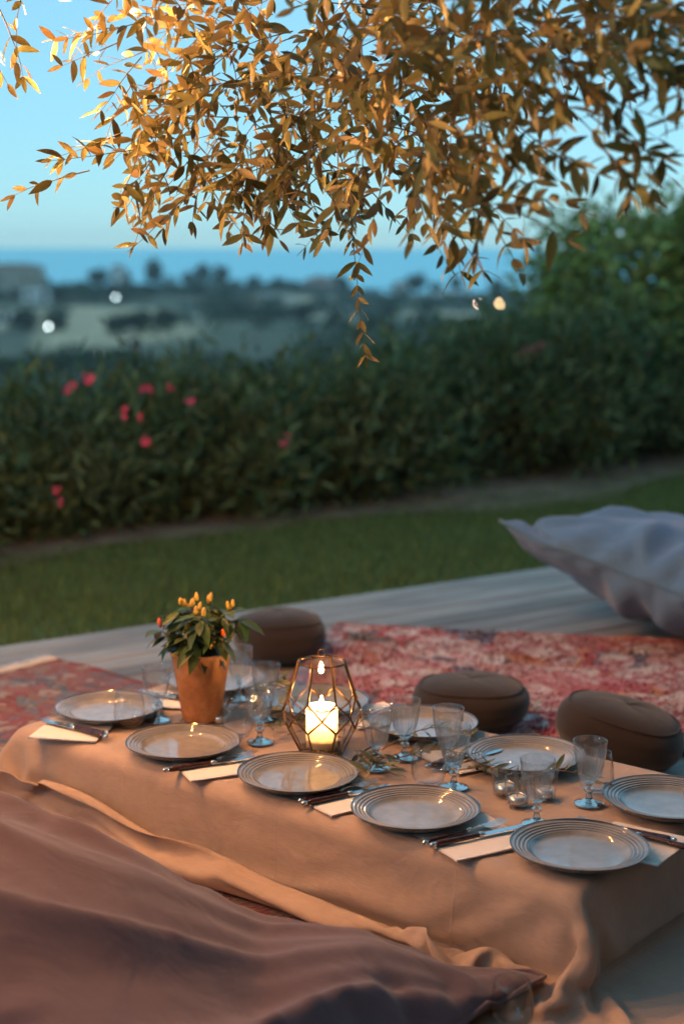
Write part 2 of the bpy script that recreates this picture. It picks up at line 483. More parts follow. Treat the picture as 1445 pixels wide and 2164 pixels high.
FIELDS = [(-38, 260, 11, 62, .15), (-62, 265, 12, 40, -.1), (-12, 385, 9, 28, .1), (-24, 290, 8, 12, 0), (25, 330, 12, 25, -.1), (-5, 300, 8, 20, .1)]   # dry fields: centre, half width, half depth, turn
ground()

# mown lawn between deck and hedge, with bare dry soil along the hedge foot
def lawn():
    m, nt, ns, ls, p = mat('mown_grass_soil')
    tc = N(ns, 'ShaderNodeTexCoord')
    t = N(ns, 'ShaderNodeTexNoise'); t.inputs['Scale'].default_value = 2.2; t.inputs['Detail'].default_value = 9; t.inputs['Roughness'].default_value = 0.7
    ls.new(tc.outputs['Object'], t.inputs['Vector'])
    r = ramp(ns, [(0.3, (0.04, 0.078, 0.02)), (0.55, (0.085, 0.125, 0.03)), (0.75, (0.14, 0.135, 0.05))]); ls.new(t.outputs['Fac'], r.inputs[0])
    ls.new(r.outputs[0], p.inputs['Base Color']); setp(p, Roughness=0.95)
    v, f = [], []
    n, k = 60, 30
    for i in range(n + 1):
        for j in range(k + 1):
            a = -7 + 16 * i / n; b = j / k
            p0 = DE + DD * a - DN * 0.4; q0 = HB + HD * (a - 0.6) + HN * 1.3
            q = p0.lerp(q0, b)
            v.append((q.x, q.y, -0.15 + 0.012 * nz(q.x * 2, q.y * 2)))
    for i in range(n):
        for j in range(k):
            f.append((i * (k + 1) + j, (i + 1) * (k + 1) + j, (i + 1) * (k + 1) + j + 1, i * (k + 1) + j + 1))
    tag(obj('lawn', v, f, m), kind='structure')
    # bare soil strip, ragged
    v, f = [], []
    n = 120
    for i in range(n + 1):
        a = -6 + 14 * i / n
        w0 = -0.22 + 0.22 * nz(a * 1.3, 3) + 0.12 * nz(a * 5, 1) + 0.05 * a * (a > 0) * 0
        w0 -= 0.42 * math.exp(-((a - 1.8) / 1.1) ** 2)
        for w in (w0, w0 * 0.4, 0.9):
            q = HB + HD * a + HN * w
            v.append((q.x, q.y, -0.130 + 0.006 * nz(q.x * 4, q.y * 4)))
    for i in range(n):
        for j in range(2):
            f.append((i * 3 + j, (i + 1) * 3 + j, (i + 1) * 3 + j + 1, i * 3 + j + 1))
    soil = simple('dry_soil_and_litter', (0.17, 0.115, 0.075), 0.95, var=0.45, scale=5, bump=1, bscale=40)
    tag(obj('soil_strip', v, f, soil), kind='structure')
    # grass blades
    rng = np.random.default_rng(4)
    n = 90000
    a = rng.uniform(-3.5, 5.5, n); b = rng.uniform(0, 1, n) ** 0.8
    p0 = np.array(DE)[None] + np.outer(a, DD) + 0.02 * np.array(DN)
    q0 = np.array(HB)[None] + np.outer(a - 0.6, HD) - 0.1 * np.array(HN)
    P = p0 + (q0 - p0) * b[:, None]
    keep = np.ones(n, bool)
    soil_d = (P - np.array(HB)) @ np.array(HN); al = (P - np.array(HB)) @ np.array(HD)
    lim = -0.22 - 0.42 * np.exp(-((al - 1.8) / 1.1) ** 2)
    keep &= (soil_d < lim + 0.1) | (rng.uniform(0, 1, n) < 0.25)
    P = P[keep]; n = len(P)
    h = rng.uniform(0.025, 0.06, n); th = rng.uniform(0, 2 * PI, n); lean = rng.uniform(0, 0.6, n)
    B = np.c_[P, np.full(n, -0.152)]
    sd = np.c_[np.cos(th), np.sin(th), np.zeros(n)] * 0.004
    tip = B + np.c_[-np.sin(th) * lean * h, np.cos(th) * lean * h, h]
    V = np.stack([B - sd, B + sd, tip], 1).reshape(-1, 3)
    F = np.arange(3 * n).reshape(n, 3)
    tag(link(bpy.data.objects.new('grass', np_mesh('grass', V, F, M['grass']))), 'short mown green lawn grass between the deck and the hedge', 'grass', kind='stuff')
lawn()

# ------------------------------------------------------------------ deck of single planks
def deck():
    base = tag(empty('deck', (DE.x, DE.y, 0), math.atan2(DD.y, DD.x)), kind='structure')
    pw, gap, th = 0.118, 0.007, 0.028
    v, f = box(0, 0, -th / 2, 11.0, pw, th)
    me = mesh_data('plank', v, f, M['deck'], False)
    rng = random.Random(3)
    for k in range(54):
        o = inst('plank', me, base)
        o.location = (0.6 + rng.uniform(-0.4, 0.4), -pw / 2 - k * (pw + gap), -rng.uniform(0.0, 0.0025))
        bevel_obj(o, 0.003, 2)
    v, f = box(0.6, -0.02, -0.095, 10.2, 0.03, 0.13)
    obj('fascia_board', v, f, M['deck'], base, False)
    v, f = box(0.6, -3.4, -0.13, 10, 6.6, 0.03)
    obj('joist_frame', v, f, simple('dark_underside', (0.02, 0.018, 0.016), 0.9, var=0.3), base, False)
deck()

# ------------------------------------------------------------------ sea
def sea():
    m, nt, ns, ls, p = mat('sea_water'); ns.remove(p)
    g = N(ns, 'ShaderNodeBsdfGlossy'); g.inputs['Color'].default_value = (.47, .77, .86, 1); g.inputs['Roughness'].default_value = .2
    tc = N(ns, 'ShaderNodeTexCoord')
    t = N(ns, 'ShaderNodeTexNoise'); t.inputs['Scale'].default_value = .02; t.inputs['Detail'].default_value = 6; ls.new(tc.outputs['Object'], t.inputs['Vector'])
    b = N(ns, 'ShaderNodeBump'); b.inputs['Strength'].default_value = .05; b.inputs['Distance'].default_value = 1.0
    ls.new(t.outputs['Fac'], b.inputs['Height']); ls.new(b.outputs[0], g.inputs['Normal']); ls.new(g.outputs[0], ns['Material Output'].inputs[0])
    v = [(-30000, 760, -60), (30000, 760, -60), (30000, 42000, -60), (-30000, 42000, -60)]
    tag(obj('sea', v, [(0, 1, 2, 3)], m, smooth=False), kind='structure')
sea()

# ------------------------------------------------------------------ foliage helpers
def frames(D, Nn):
    D = D / np.linalg.norm(D, axis=1, keepdims=True)
    Nn = Nn - D * (D * Nn).sum(1, keepdims=True)
    Nn = Nn / np.maximum(1e-6, np.linalg.norm(Nn, axis=1, keepdims=True))
    return D, Nn, np.cross(D, Nn)

def leaf_cloud(name, P, D, Nn, L, Wd, m, fold=0.25):
    """folded lance-shaped leaves, four triangles each, one mesh."""
    D, Nn, Sd = frames(D, Nn)
    L = L[:, None]; Wd = Wd[:, None]
    dn = -Nn * L
    b = P; t = P + D * L + dn * 0.12
    l1 = P + D * L * .32 + Sd * Wd * .5 + Nn * Wd * fold; l2 = P + D * L * .70 + Sd * Wd * .40 + Nn * Wd * fold + dn * .05
    r1 = P + D * L * .32 - Sd * Wd * .5 + Nn * Wd * fold; r2 = P + D * L * .70 - Sd * Wd * .40 + Nn * Wd * fold + dn * .05
    V = np.stack([b, l1, l2, t, r2, r1], 1).reshape(-1, 3)
    k = np.arange(len(P))[:, None] * 6
    F = np.concatenate([k + np.array([[0, 3, 2, 1]]), k + np.array([[0, 5, 4, 3]])])
    return np_mesh(name, V, F, m)

def rand_dirs(rng, n):
    d = rng.normal(size=(n, 3)); return d / np.linalg.norm(d, axis=1, keepdims=True)

def clumpy_crown(rng, n, centre, rad, clumps, csize, flat=0.75, shell=0.55):
    """leaf positions gathered in clumps through the outer part of an ellipsoid."""
    cd = rand_dirs(rng, clumps); cr = rng.uniform(shell, 1.0, clumps) ** 0.7
    cc = cd * cr[:, None] * np.array(rad)
    k = rng.integers(0, clumps, n)
    off = rng.normal(size=(n, 3)) * csize * np.array([1, 1, flat])
    P = cc[k] + off
    out = P / np.array(rad)
    return P + np.array(centre), out / np.maximum(0.05, np.linalg.norm(out, axis=1, keepdims=True))

def stems(name, base, tops, r0, m, parent, rng):
    for t in tops:
        b = Vector(base) + Vector((rng.uniform(-.12, .12), rng.uniform(-.12, .12), 0)); t = Vector(t)
        mid = b.lerp(t, .5) + Vector((rng.uniform(-.06, .06), rng.uniform(-.06, .06), .08))
        v, f = tube([b, b.lerp(mid, .6), mid, mid.lerp(t, .6), t], [r0, r0 * .85, r0 * .7, r0 * .5, r0 * .25], 6)
        obj(name, v, f, m, parent)

# ------------------------------------------------------------------ oleander hedge, shrub by shrub
def flower(name, parent, p, size, rng):
    """cluster of five-petalled blooms."""
    v, f = [], []
    for k in range(5):
        c = Vector(p) + Vector(rng.normal(size=3)) * size * .32
        nrm = Vector(rng.normal(size=3) + np.array([0, -1.2, .7])).normalized()
        a = nrm.orthogonal().normalized(); b = nrm.cross(a)
        for j in range(5):
            w = 2 * PI * j / 5 + k
            d = a * math.cos(w) + b * math.sin(w); e = nrm.cross(d)
            i0 = len(v)
            v += [c, c + d * size * .30 + e * size * .16 + nrm * .004, c + d * size * .48 + nrm * .010, c + d * size * .30 - e * size * .16 + nrm * .004]
            f.append((i0, i0 + 1, i0 + 2, i0 + 3))
    return obj(name, v, f, M['hedge_flower'], parent, False)

hedge_spots = [  # distance along the hedge line, offset behind it, height, radius, what sets it apart
    (-3.2, .62, .56, .78, 'dark green oleander shrub cut by the left picture edge'),
    (-2.1, .62, .66, .78, 'oleander shrub with a row of pink blooms on its crown, leftmost in full view'),
    (-1.1, .62, .58, .74, 'oleander shrub with pink blooms low on its side, behind the potted pepper'),
    (-.15, .65, .66, .72, 'low plain oleander shrub standing left of the hanging olive sprig'),
    (.85, .68, .70, .76, 'dark oleander shrub without blooms directly behind the hanging olive sprig'),
    (1.85, .72, .82, .78, 'dense oleander shrub without blooms left of the pink topped one'),
    (2.9, .75, .90, .82, 'oleander shrub topped by one large pink bloom in front of the round tree'),
    (4.0, .8, .92, .86, 'oleander shrub with a small bloom above the blue grey pillows'),
    (5.2, .8, .94, .88, 'oleander shrub farthest right, at the picture edge'),
]
flower_px = {1: [(147, 822, .13), (185, 803, .15), (262, 873, .10), (297, 880, .08), (310, 930, .12)], 2: [(310, 817, .13), (362, 820, .08), (402, 848, .12)],
             3: [(606, 936, .11)], 0: [(122, 1037, .07), (135, 1068, .09)], 5: [(900, 790, .07)], 6: [(1112, 746, .2), (1132, 738, .2), (1120, 752, .16)], 7: [(1368, 748, .13)], 8: [(1436, 806, .13)]}
for i, (a, off, h, rad, lab) in enumerate(hedge_spots):
    rng = np.random.default_rng(20 + i)
    c = HB + HD * a + HN * off
    root = thing('oleander_shrub', lab, 'shrub', (c.x, c.y, -.15), group='oleander shrubs of the hedge')
    n = 7500
    P, out = clumpy_crown(rng, n, (0, 0, h * .52), (rad * 1.02, rad * .95, h * .5), 46, .125, 1.05, .45)
    P[:, 2] += .10 * np.maximum(0, rng.normal(size=n)) * (P[:, 2] > h * .8)
    P[:, 2] = np.maximum(P[:, 2], .04)
    D = out * .5 + rand_dirs(rng, n) * .8 + np.array([0, 0, .55])
    me = leaf_cloud('foliage', P, D, rand_dirs(rng, n) + out, rng.uniform(.07, .13, n), rng.uniform(.016, .026, n), M['oleander'])
    tag(inst('foliage', me, root), kind='stuff')
    stems('stem', (0, 0, 0), [tuple(P[rng.integers(0, n)] * .9) for _ in range(7)], .014, M['bark'], root, random.Random(i))
    for (px, py, sz) in flower_px.get(i, []):
        w = at(px, py, c.y - rad * (.95 if py > 860 else .72))
        flower('flower', root, w - Vector((c.x, c.y, -.15)), sz * .34, rng)

def bush_tree(name, lab, loc, crown_c, rad, n, L, m, seed, trunk_h, clumps=60, cs=.2, cat='tree', group=None):
    rng = np.random.default_rng(seed)
    root = thing(name, lab, cat, loc, group=group)
    P, out = clumpy_crown(rng, n, crown_c, rad, clumps, cs, .8, .5)
    D = out * .7 + rand_dirs(rng, n) * .8
    me = leaf_cloud('crown', P, D, rand_dirs(rng, n) * .6 + out + np.array([0, 0, .6]), rng.uniform(.7, 1.3, n) * L, rng.uniform(.3, .45, n) * L, m)
    tag(inst('crown', me, root), kind='stuff')
    v, f = tube([(0, 0, -.3), (.03, 0, trunk_h * .5), (0, .02, trunk_h), tuple(crown_c)], [.09 * rad[0], .075 * rad[0], .06 * rad[0], .02 * rad[0]], 8)
    obj('trunk', v, f, M['bark'], root)
    for k in range(5):
        q = Vector(P[rng.integers(0, n)]); b = Vector((0, 0, trunk_h * .9))
        v, f = tube([b, b.lerp(q, .5) + Vector((0, 0, .1)), q], [.04 * rad[0], .028 * rad[0], .008 * rad[0]], 6)
        obj('limb', v, f, M['bark'], root)
    return root

bush_tree('laurel_tree', 'large round bright green tree rising behind the right end of the hedge', (3.28, 13.2, -.75), (0, 0, 1.42), (2.05, 1.5, 1.15), 24000, .12, M['laurel'], 5, .7, 80, .20)
bush_tree('laurel_tree', 'taller darker tree at the right picture edge, its thin top above the round tree', (4.35, 15.0, -1.0), (0, 0, 1.75), (1.5, 1.4, 1.5), 9000, .12, M['laurel'], 6, .8, 60, .2)
bush_tree('wild_olive_bush', 'pale grey green bush showing behind the pink flowered hedge', (-1.05, 12.0, -1.0), (0, 0, .88), (.50, .6, .62), 8000, .06, M['greybush'], 7, .4, 40, .14, 'bush')
bush_tree('wild_olive_bush', 'dull green bush behind the middle of the hedge', (-.15, 12.6, -1.0), (0, 0, .80), (.6, .6, .62), 8000, .07, M['oleander'], 8, .4, 40, .14, 'bush')
bush_tree('wild_olive_bush', 'pale grey green bush behind the hedge at the left picture edge', (-2.75, 11.3, -1.1), (0, 0, .62), (.75, .8, .66), 9000, .07, M['greybush'], 9, .4, 40, .14, 'bush')

# ------------------------------------------------------------------ far countryside
def on_land(px, D):
    x = (px - 722.5) / FPX * D
    return x, D, ground_z(x, D)

far_rng = np.random.default_rng(11)
FP, FO = clumpy_crown(far_rng, 700, (0, 0, 3.2), (2.4, 2.4, 2.2), 16, .55, .8, .3)
far_crown = leaf_cloud('crown', FP, FO + rand_dirs(far_rng, 700), FO + rand_dirs(far_rng, 700), far_rng.uniform(.6, 1.1, 700), far_rng.uniform(.4, .7, 700), M['far_tree'])
tv, tf = tube([(0, 0, -1), (0, 0, 1.5), (.1, 0, 3.5)], [.28, .22, .08], 6)
far_trunk = mesh_data('trunk', tv, tf, M['bark'])
far_trees = [  # photo column, distance, size, squash, place
    (30, 470, .9, 1, 'at the left picture edge on the ridge'), (95, 455, .8, 1, 'left of the ridge houses'), (215, 480, 1.1, .9, 'on the ridge beside the pale lamp'), (262, 485, 1.2, .8, 'on the highest point of the left ridge'),
    (330, 490, 1.0, 1.5, 'tall and narrow, standing alone on the ridge'), (400, 490, .7, 1.0, 'small, right of the narrow ridge tree'), (432, 492, .9, 1.3, 'on the ridge above the grey slope'), (468, 492, .9, 1.2, 'second one on the ridge above the grey slope'),
    (540, 480, .8, .8, 'low on the ridge left of the pink house'), (590, 478, .8, .8, 'low, next to the pink house'), (620, 470, .7, .8, 'touching the pink house on its left'), (715, 480, 1.0, .9, 'right of the pink house'),
    (880, 485, 1.1, 1.0, 'between the two white houses'), (960, 490, .7, 1.3, 'narrow, behind the long white house'), (920, 470, .7, .9, 'left of the long white house'), (1045, 470, .9, 1.0, 'by the two warm lamps'),
    (60, 240, .7, .9, 'in the dark row below the fields, far left'), (120, 235, .6, .9, 'in the dark row below the fields, left'), (255, 215, .6, .9, 'in the dark row right of the lower lamp'), (300, 218, .7, .8, 'in the dark row under the tan field'),
    (350, 220, .6, .9, 'right end of the dark row under the tan field'), (500, 260, .6, .9, 'dark, left of the hanging sprig on the slope'), (570, 262, .5, .9, 'dark, middle of the slope grove'), (640, 265, .6, .8, 'dark, right in the slope grove'),
    (130, 330, .7, .9, 'in the fields near the white roof'), (250, 350, .6, .8, 'above the tan field'), (420, 360, .6, .9, 'in the middle of the grey slope'), (480, 390, .5, .9, 'upper grey slope'), (820, 300, .6, .8, 'lower slope right of the hanging sprig'), (900, 330, .6, .9, 'slope below the long white house')]
for (px, D, s, q, lab) in far_trees:
    x, y, z = on_land(px, D)
    r = thing('field_tree', 'distant dark tree ' + lab, 'tree', (x, y, z), rz=px * 1.7, group='trees scattered over the far slope')
    r.scale = (s, s, s * q)
    inst('crown', far_crown, r); inst('trunk', far_trunk, r)

def house(name, lab, px, D, w, dpt, h, wall, roofh, rz, up=0.0, cat='house'):
    x, y, z = on_land(px, D)
    r = thing(name, lab, cat, (x, y, z - .5 + up), rz)
    v, f = box(0, 0, h / 2, w, dpt, h); obj('wall', v, f, wall, r, False)
    e = .35
    v = [(-w / 2 - e, -dpt / 2 - e, h + .02), (w / 2 + e, -dpt / 2 - e, h + .02), (w / 2 + e, dpt / 2 + e, h + .02), (-w / 2 - e, dpt / 2 + e, h + .02), (-w / 2 + dpt / 2, 0, h + roofh), (w / 2 - dpt / 2, 0, h + roofh)]
    f = [(3, 2, 1, 0), (0, 1, 5, 4), (1, 2, 5), (2, 3, 4, 5), (3, 0, 4)]
    rf = obj('roof', v, f, M['roof'] if roofh > .6 else wall, r, False)
    nw = max(2, int(w / 3))
    for k in range(nw):
        xx = -w / 2 + w * (k + .5) / nw
        if k == nw // 2:
            v, f = box(xx, -dpt / 2 - .03, 1.6, 1.1, .08, 2.2); obj('door', v, f, M['horn'], r, False)
        else:
            v, f = box(xx, -dpt / 2 - .03, h * .6, 1.0, .08, 1.2); wi = obj('window', v, f, M['dark_glass'], r, False)
            v, f = box(xx, -dpt / 2 - .08, h * .6 - .7, 1.3, .16, .1); obj('sill', v, f, wall, wi, False)
house('farmhouse', 'large sandy farm building on the ridge at the left edge', 38, 430, 16, 9, 8.0, M['tan_wall'], 1.0, .1)
house('farm_shed', 'low white roofed shed beside the pale lamp on the left', 85, 330, 6.0, 4, 2.6, M['white_wall'], .3, .1, .3)
house('greenhouse', 'pale tilted greenhouse roof below the sandy farm building', 38, 265, 3.4, 7, 1.8, M['white_wall'], .3, -.5, .3)
house('ridge_house', 'small white house behind the upper lamp on the left ridge', 255, 480, 4, 4, 6.5, M['white_wall'], 1.0, .2)
house('pink_house', 'pale pinkish house on the ridge left of the hanging sprig', 676, 470, 9, 7, 3.6, simple('pink_render', (.55, .42, .38), .9, var=.1, scale=2), 1.6, .2)
house('white_house', 'small white house on the ridge right of the hanging sprig', 845, 485, 5, 5, 3.8, M['white_wall'], .9, -.1)
house('white_house', 'long white house below the ridge, left of the warm lamps', 955, 430, 11, 6, 2.9, M['white_wall'], .4, .05)
house('field_hut', 'little pale hut just above the pink flowers of the hedge', 272, 180, 3.0, 2.5, 1.7, M['tan_wall'], .4, .2, .3)

# low scrub, hedgerows and groves that read as one mass over the slopes
def scrub():
    rng = np.random.default_rng(31); P, D, Nn, L, Wd = [], [], [], [], []
    n = 0
    while n < 900:
        d = rng.uniform(70, 480); az = rng.uniform(-.27, .14); x = az * d
        if any(abs(x - fx) < hw and abs(d - fy) < hd for fx, fy, hw, hd, _ in FIELDS): continue
        if nz(x / 30, d / 55, 21) < .02 and rng.random() > .12: continue
        n += 1
        r = rng.uniform(.5, 1.5) * (.6 + d / 600); k = 26
        c = np.array([x, d, ground_z(x, d) + r * .35]); o = rand_dirs(rng, k); o[:, 2] = np.abs(o[:, 2])
        P.append(c + o * np.array([r * 1.3, r * 1.3, r * .8]) * rng.uniform(.5, 1, (k, 1))); D.append(o + rand_dirs(rng, k)); Nn.append(o + rand_dirs(rng, k)); L.append(np.full(k, r * .7)); Wd.append(np.full(k, r * .5))
    me = leaf_cloud('scrub', np.concatenate(P), np.concatenate(D), np.concatenate(Nn), np.concatenate(L), np.concatenate(Wd), M['far_tree'])
    tag(link(bpy.data.objects.new('scrub', me)), 'dark scrub and hedgerows mottling the far slopes', 'scrub', kind='stuff')
scrub()

# road running down the far slope
def road():
    pts = []
    for (px, D) in [(520, 430), (575, 395), (620, 370), (665, 345), (700, 330)]:
        pts.append(Vector(on_land(px, D)))
    v, f = [], []
    for i, p in enumerate(pts):
        for s in (-1, 1):
            q = p + Vector((0, s * 7, 0)); v.append((q.x, q.y, ground_z(q.x, q.y) + .35))
    for i in range(len(pts) - 1): f.append((2 * i, 2 * i + 2, 2 * i + 3, 2 * i + 1))
    tag(obj('country_road', v, f, simple('pale_gravel', (.42, .38, .33), .95, var=.15, scale=.2)), kind='structure')
road()

# street lamps that show as soft discs
def street_lamp(lab, px, py, D, col, s, r):
    D = 70
    while D < 520:                                            # first spot where the line of sight comes within 3 m of the land
        p = at(px, py, D); gz = ground_z(p.x, p.y)
        if p.z - gz < 3.2: break
        D *= 1.01
    r *= D / 300
    root = thing('street_lamp', lab, 'street lamp', (p.x, p.y, gz), group='lit lamps in the far countryside')
    h = p.z - gz
    v, f = tube([(0, 0, -.5), (0, 0, h - r)], [.09, .06], 8); obj('pole', v, f, M['pole'], root)
    bm = bmesh.new(); bmesh.ops.create_icosphere(bm, subdivisions=2, radius=r)
    me = bpy.data.meshes.new('globe'); bm.to_mesh(me); bm.free(); me.materials.append(emitter('lamp_glow', col, s)); me.shade_smooth()
    inst('globe', me, root, Matrix.Translation((0, 0, h)))
street_lamp('white lit lamp in front of the ridge house, upper left', 245, 628, 300, (.75, .95, 1), 14, .22)
street_lamp('white lit lamp beside the low shed, left', 103, 690, 240, (.85, 1, 1), 30, .18)
street_lamp('dim lit lamp just above the hedge flowers', 210, 748, 130, (.8, .9, .8), 9, .10)
street_lamp('warm lit lamp left of its pair beside the round tree', 1012, 642, 300, (1, .62, .38), 34, .22)
street_lamp('warm lit lamp right of its pair, touching the round tree', 1056, 641, 300, (1, .66, .30), 34, .22)

# ------------------------------------------------------------------ unseen house added behind the viewer to block sky light
def house_behind():
    org = DE - DN * 6.75
    root = thing('sky_block_house', 'added plastered house out of view along the near side of the deck, blocking sky light', 'house', (org.x, org.y, -.15), math.atan2(DD.y, DD.x))
    wm = simple('ochre_render', (.30, .24, .18), .9, var=.12, scale=3, bump=.4, bscale=40)
    v, f = box(0, -.2, 2.6, 18, .4, 5.2); obj('wall', v, f, wm, root, False)
    v, f = box(2.4, 1.25, 2.55, .4, 2.48, 5.1); obj('sky_block_wing', v, f, wm, root, False)  # invented wing, put in to keep the table's right end dark
    v, f = box(0, .15, 5.3, 18.6, 1.3, .16); obj('roof', v, f, M['roof'], root, False)
    for x in (-5.5, -2.8, 2.2, 5.0):
        v, f = box(x, .02, 1.5, 1.0, .08, 1.3); w = obj('window', v, f, M['dark_glass'], root, False)
        v, f = box(x, .06, .78, 1.2, .2, .08); obj('sill', v, f, wm, w, False)
    v, f = box(-.4, .02, 1.2, 1.1, .1, 2.1); d = obj('door', v, f, M['horn'], root, False)
    v, f = tube([(0, .09, 1.15), (0, .12, 1.15), (.1, .12, 1.15)], .01, 6); obj('handle', v, f, M['steel'], d)
house_behind()

# ------------------------------------------------------------------ evening haze over the valley
def haze():
    m, nt, ns, ls, p = mat('evening_haze'); ns.remove(p)
    pv = N(ns, 'ShaderNodeVolumePrincipled'); pv.inputs['Color'].default_value = (.85, .93, 1, 1); pv.inputs['Density'].default_value = HAZE; pv.inputs['Anisotropy'].default_value = .2
    ls.new(pv.outputs[0], ns['Material Output'].inputs['Volume'])
    v, f = box(0, 345, -27.5, 900, 730, 70.0)
    tag(obj('haze', v, f, m, smooth=False), kind='stuff')
HAZE = .0004
haze()

# ------------------------------------------------------------------ rugs
def rug_mat(name, kind):
    m, nt, ns, ls, p = mat(name)
    tc = N(ns, 'ShaderNodeTexCoord')
    ds = N(ns, 'ShaderNodeTexNoise'); ds.inputs['Scale'].default_value = 9; ds.inputs['Detail'].default_value = 5
    ls.new(tc.outputs['Object'], ds.inputs['Vector'])
    off = N(ns, 'ShaderNodeVectorMath', operation='MULTIPLY_ADD'); off.inputs[1].default_value = (.07, .07, 0); ls.new(ds.outputs['Color'], off.inputs[0]); ls.new(tc.outputs['Object'], off.inputs[2])
    def noise_(sc, det=4, vec=None):
        t = N(ns, 'ShaderNodeTexNoise'); t.inputs['Scale'].default_value = sc; t.inputs['Detail'].default_value = det; ls.new((vec or off).outputs[0], t.inputs['Vector']); return t
    def mixc(fac, a, b):
        x = N(ns, 'ShaderNodeMix', data_type='RGBA')
        ls.new(fac, x.inputs[0])
        for k, s in ((6, a), (7, b)):
            if isinstance(s, tuple): x.inputs[k].default_value = (*s, 1)
            else: ls.new(s, x.inputs[k])
        return x.outputs[2]
    def step(out, lo, hi):
        r = ramp(ns, [(lo, (0, 0, 0)), (hi, (1, 1, 1))]); ls.new(out, r.inputs[0]); return r.outputs[0]
    sep = N(ns, 'ShaderNodeSeparateXYZ'); ls.new(off.outputs[0], sep.inputs[0])
    def mth(op, a, b=None):
        n = N(ns, 'ShaderNodeMath', operation=op)
        for k, s in enumerate((a, b)):
            if s is None: continue
            if isinstance(s, (int, float)): n.inputs[k].default_value = s
            else: ls.new(s, n.inputs[k])
        return n.outputs[0]
    X, Y = sep.outputs[0], sep.outputs[1]
    if kind == 'berber':
        base = mixc(step(noise_(3.5).outputs['Fac'], .35, .62), (.36, .022, .040), (.46, .13, .15))
        # lattice of pale diamonds on the left part
        def lat(sc, ph, w):
            a = mth('PINGPONG', mth('ADD', mth('MULTIPLY', mth('ADD', X, Y), sc), ph), .5); b = mth('PINGPONG', mth('MULTIPLY', mth('SUBTRACT', X, Y), sc), .5)
            return step(mth('MINIMUM', a, b), w + .05, w)
        base = mixc(mth('MULTIPLY', lat(4.2, .1, .07), step(noise_(5).outputs['Fac'], .40, .52)), base, (.62, .50, .48))
        base = mixc(mth('MULTIPLY', lat(12.0, .0, .16), step(noise_(2.2).outputs['Fac'], .48, .56)), base, (.58, .42, .42))
        v1 = N(ns, 'ShaderNodeTexVoronoi', distance='CHEBYCHEV'); v1.inputs['Scale'].default_value = 7.5; ls.new(off.outputs[0], v1.inputs['Vector'])
        pal = ramp(ns, [(0, (.06, .07, .15)), (.14, (.42, .03, .06)), (.45, (.55, .26, .25)), (.62, (.50, .14, .04)), (.72, (.44, .04, .06)), (.86, (.09, .08, .07)), (.93, (.60, .48, .45))], 'CONSTANT')
        sc_ = N(ns, 'ShaderNodeSeparateColor'); ls.new(v1.outputs['Color'], sc_.inputs[0]); ls.new(sc_.outputs[0], pal.inputs[0])
        base = mixc(mth('MULTIPLY', step(v1.outputs['Distance'], .42, .30), step(noise_(2.6, 3).outputs['Fac'], .46, .53)), base, pal.outputs[0])
        pile = noise_(85, 5)
        mp = N(ns, 'ShaderNodeMapping'); mp.inputs['Scale'].default_value = (1, 3.4, 1); ls.new(off.outputs[0], mp.inputs[0])
        sh = noise_(16, 6, mp)
        base = mixc(mth('MULTIPLY', step(sh.outputs['Fac'], .52, .68), .6), base, (.66, .44, .44))
        wear = step(noise_(40, 4).outputs['Fac'], .5, .75)
        base = mixc(mth('MULTIPLY', wear, .25), base, (.60, .40, .40))
    else:
        bd = mth('PINGPONG', mth('MULTIPLY', Y, 3.3), .5); be = mth('PINGPONG', mth('MULTIPLY', X, 3.3), .5)
        base = mixc(step(bd, .20, .23), (.24, .022, .026), (.30, .24, .19))
        base = mixc(mth('MULTIPLY', step(be, .30, .33), step(noise_(2).outputs['Fac'], .45, .5)), base, (.10, .10, .14))
        v1 = N(ns, 'ShaderNodeTexVoronoi', distance='MANHATTAN'); v1.inputs['Scale'].default_value = 17; ls.new(off.outputs[0], v1.inputs['Vector'])
        pal = ramp(ns, [(0, (.20, .018, .022)), (.34, (.28, .23, .19)), (.45, (.035, .045, .08)), (.60, (.17, .018, .02)), (.84, (.20, .09, .06)), (.93, (.10, .12, .13))], 'CONSTANT')
        sc_ = N(ns, 'ShaderNodeSeparateColor'); ls.new(v1.outputs['Color'], sc_.inputs[0]); ls.new(sc_.outputs[0], pal.inputs[0])
        base = mixc(step(v1.outputs['Distance'], .50, .38), base, pal.outputs[0])
        pile = noise_(90, 5)
        base = mixc(mth('MULTIPLY', step(noise_(30, 5).outputs['Fac'], .48, .7), .4), base, (.24, .19, .16))
    ls.new(base, p.inputs['Base Color']); setp(p, Roughness=.95); p.inputs['Sheen Weight'].default_value = .3; p.inputs['Specular IOR Level'].default_value = .1
    b = N(ns, 'ShaderNodeBump'); b.inputs['Strength'].default_value = .9; b.inputs['Distance'].default_value = .012
    ls.new(pile.outputs['Fac'], b.inputs['Height']); ls.new(b.outputs[0], p.inputs['Normal'])
    return m

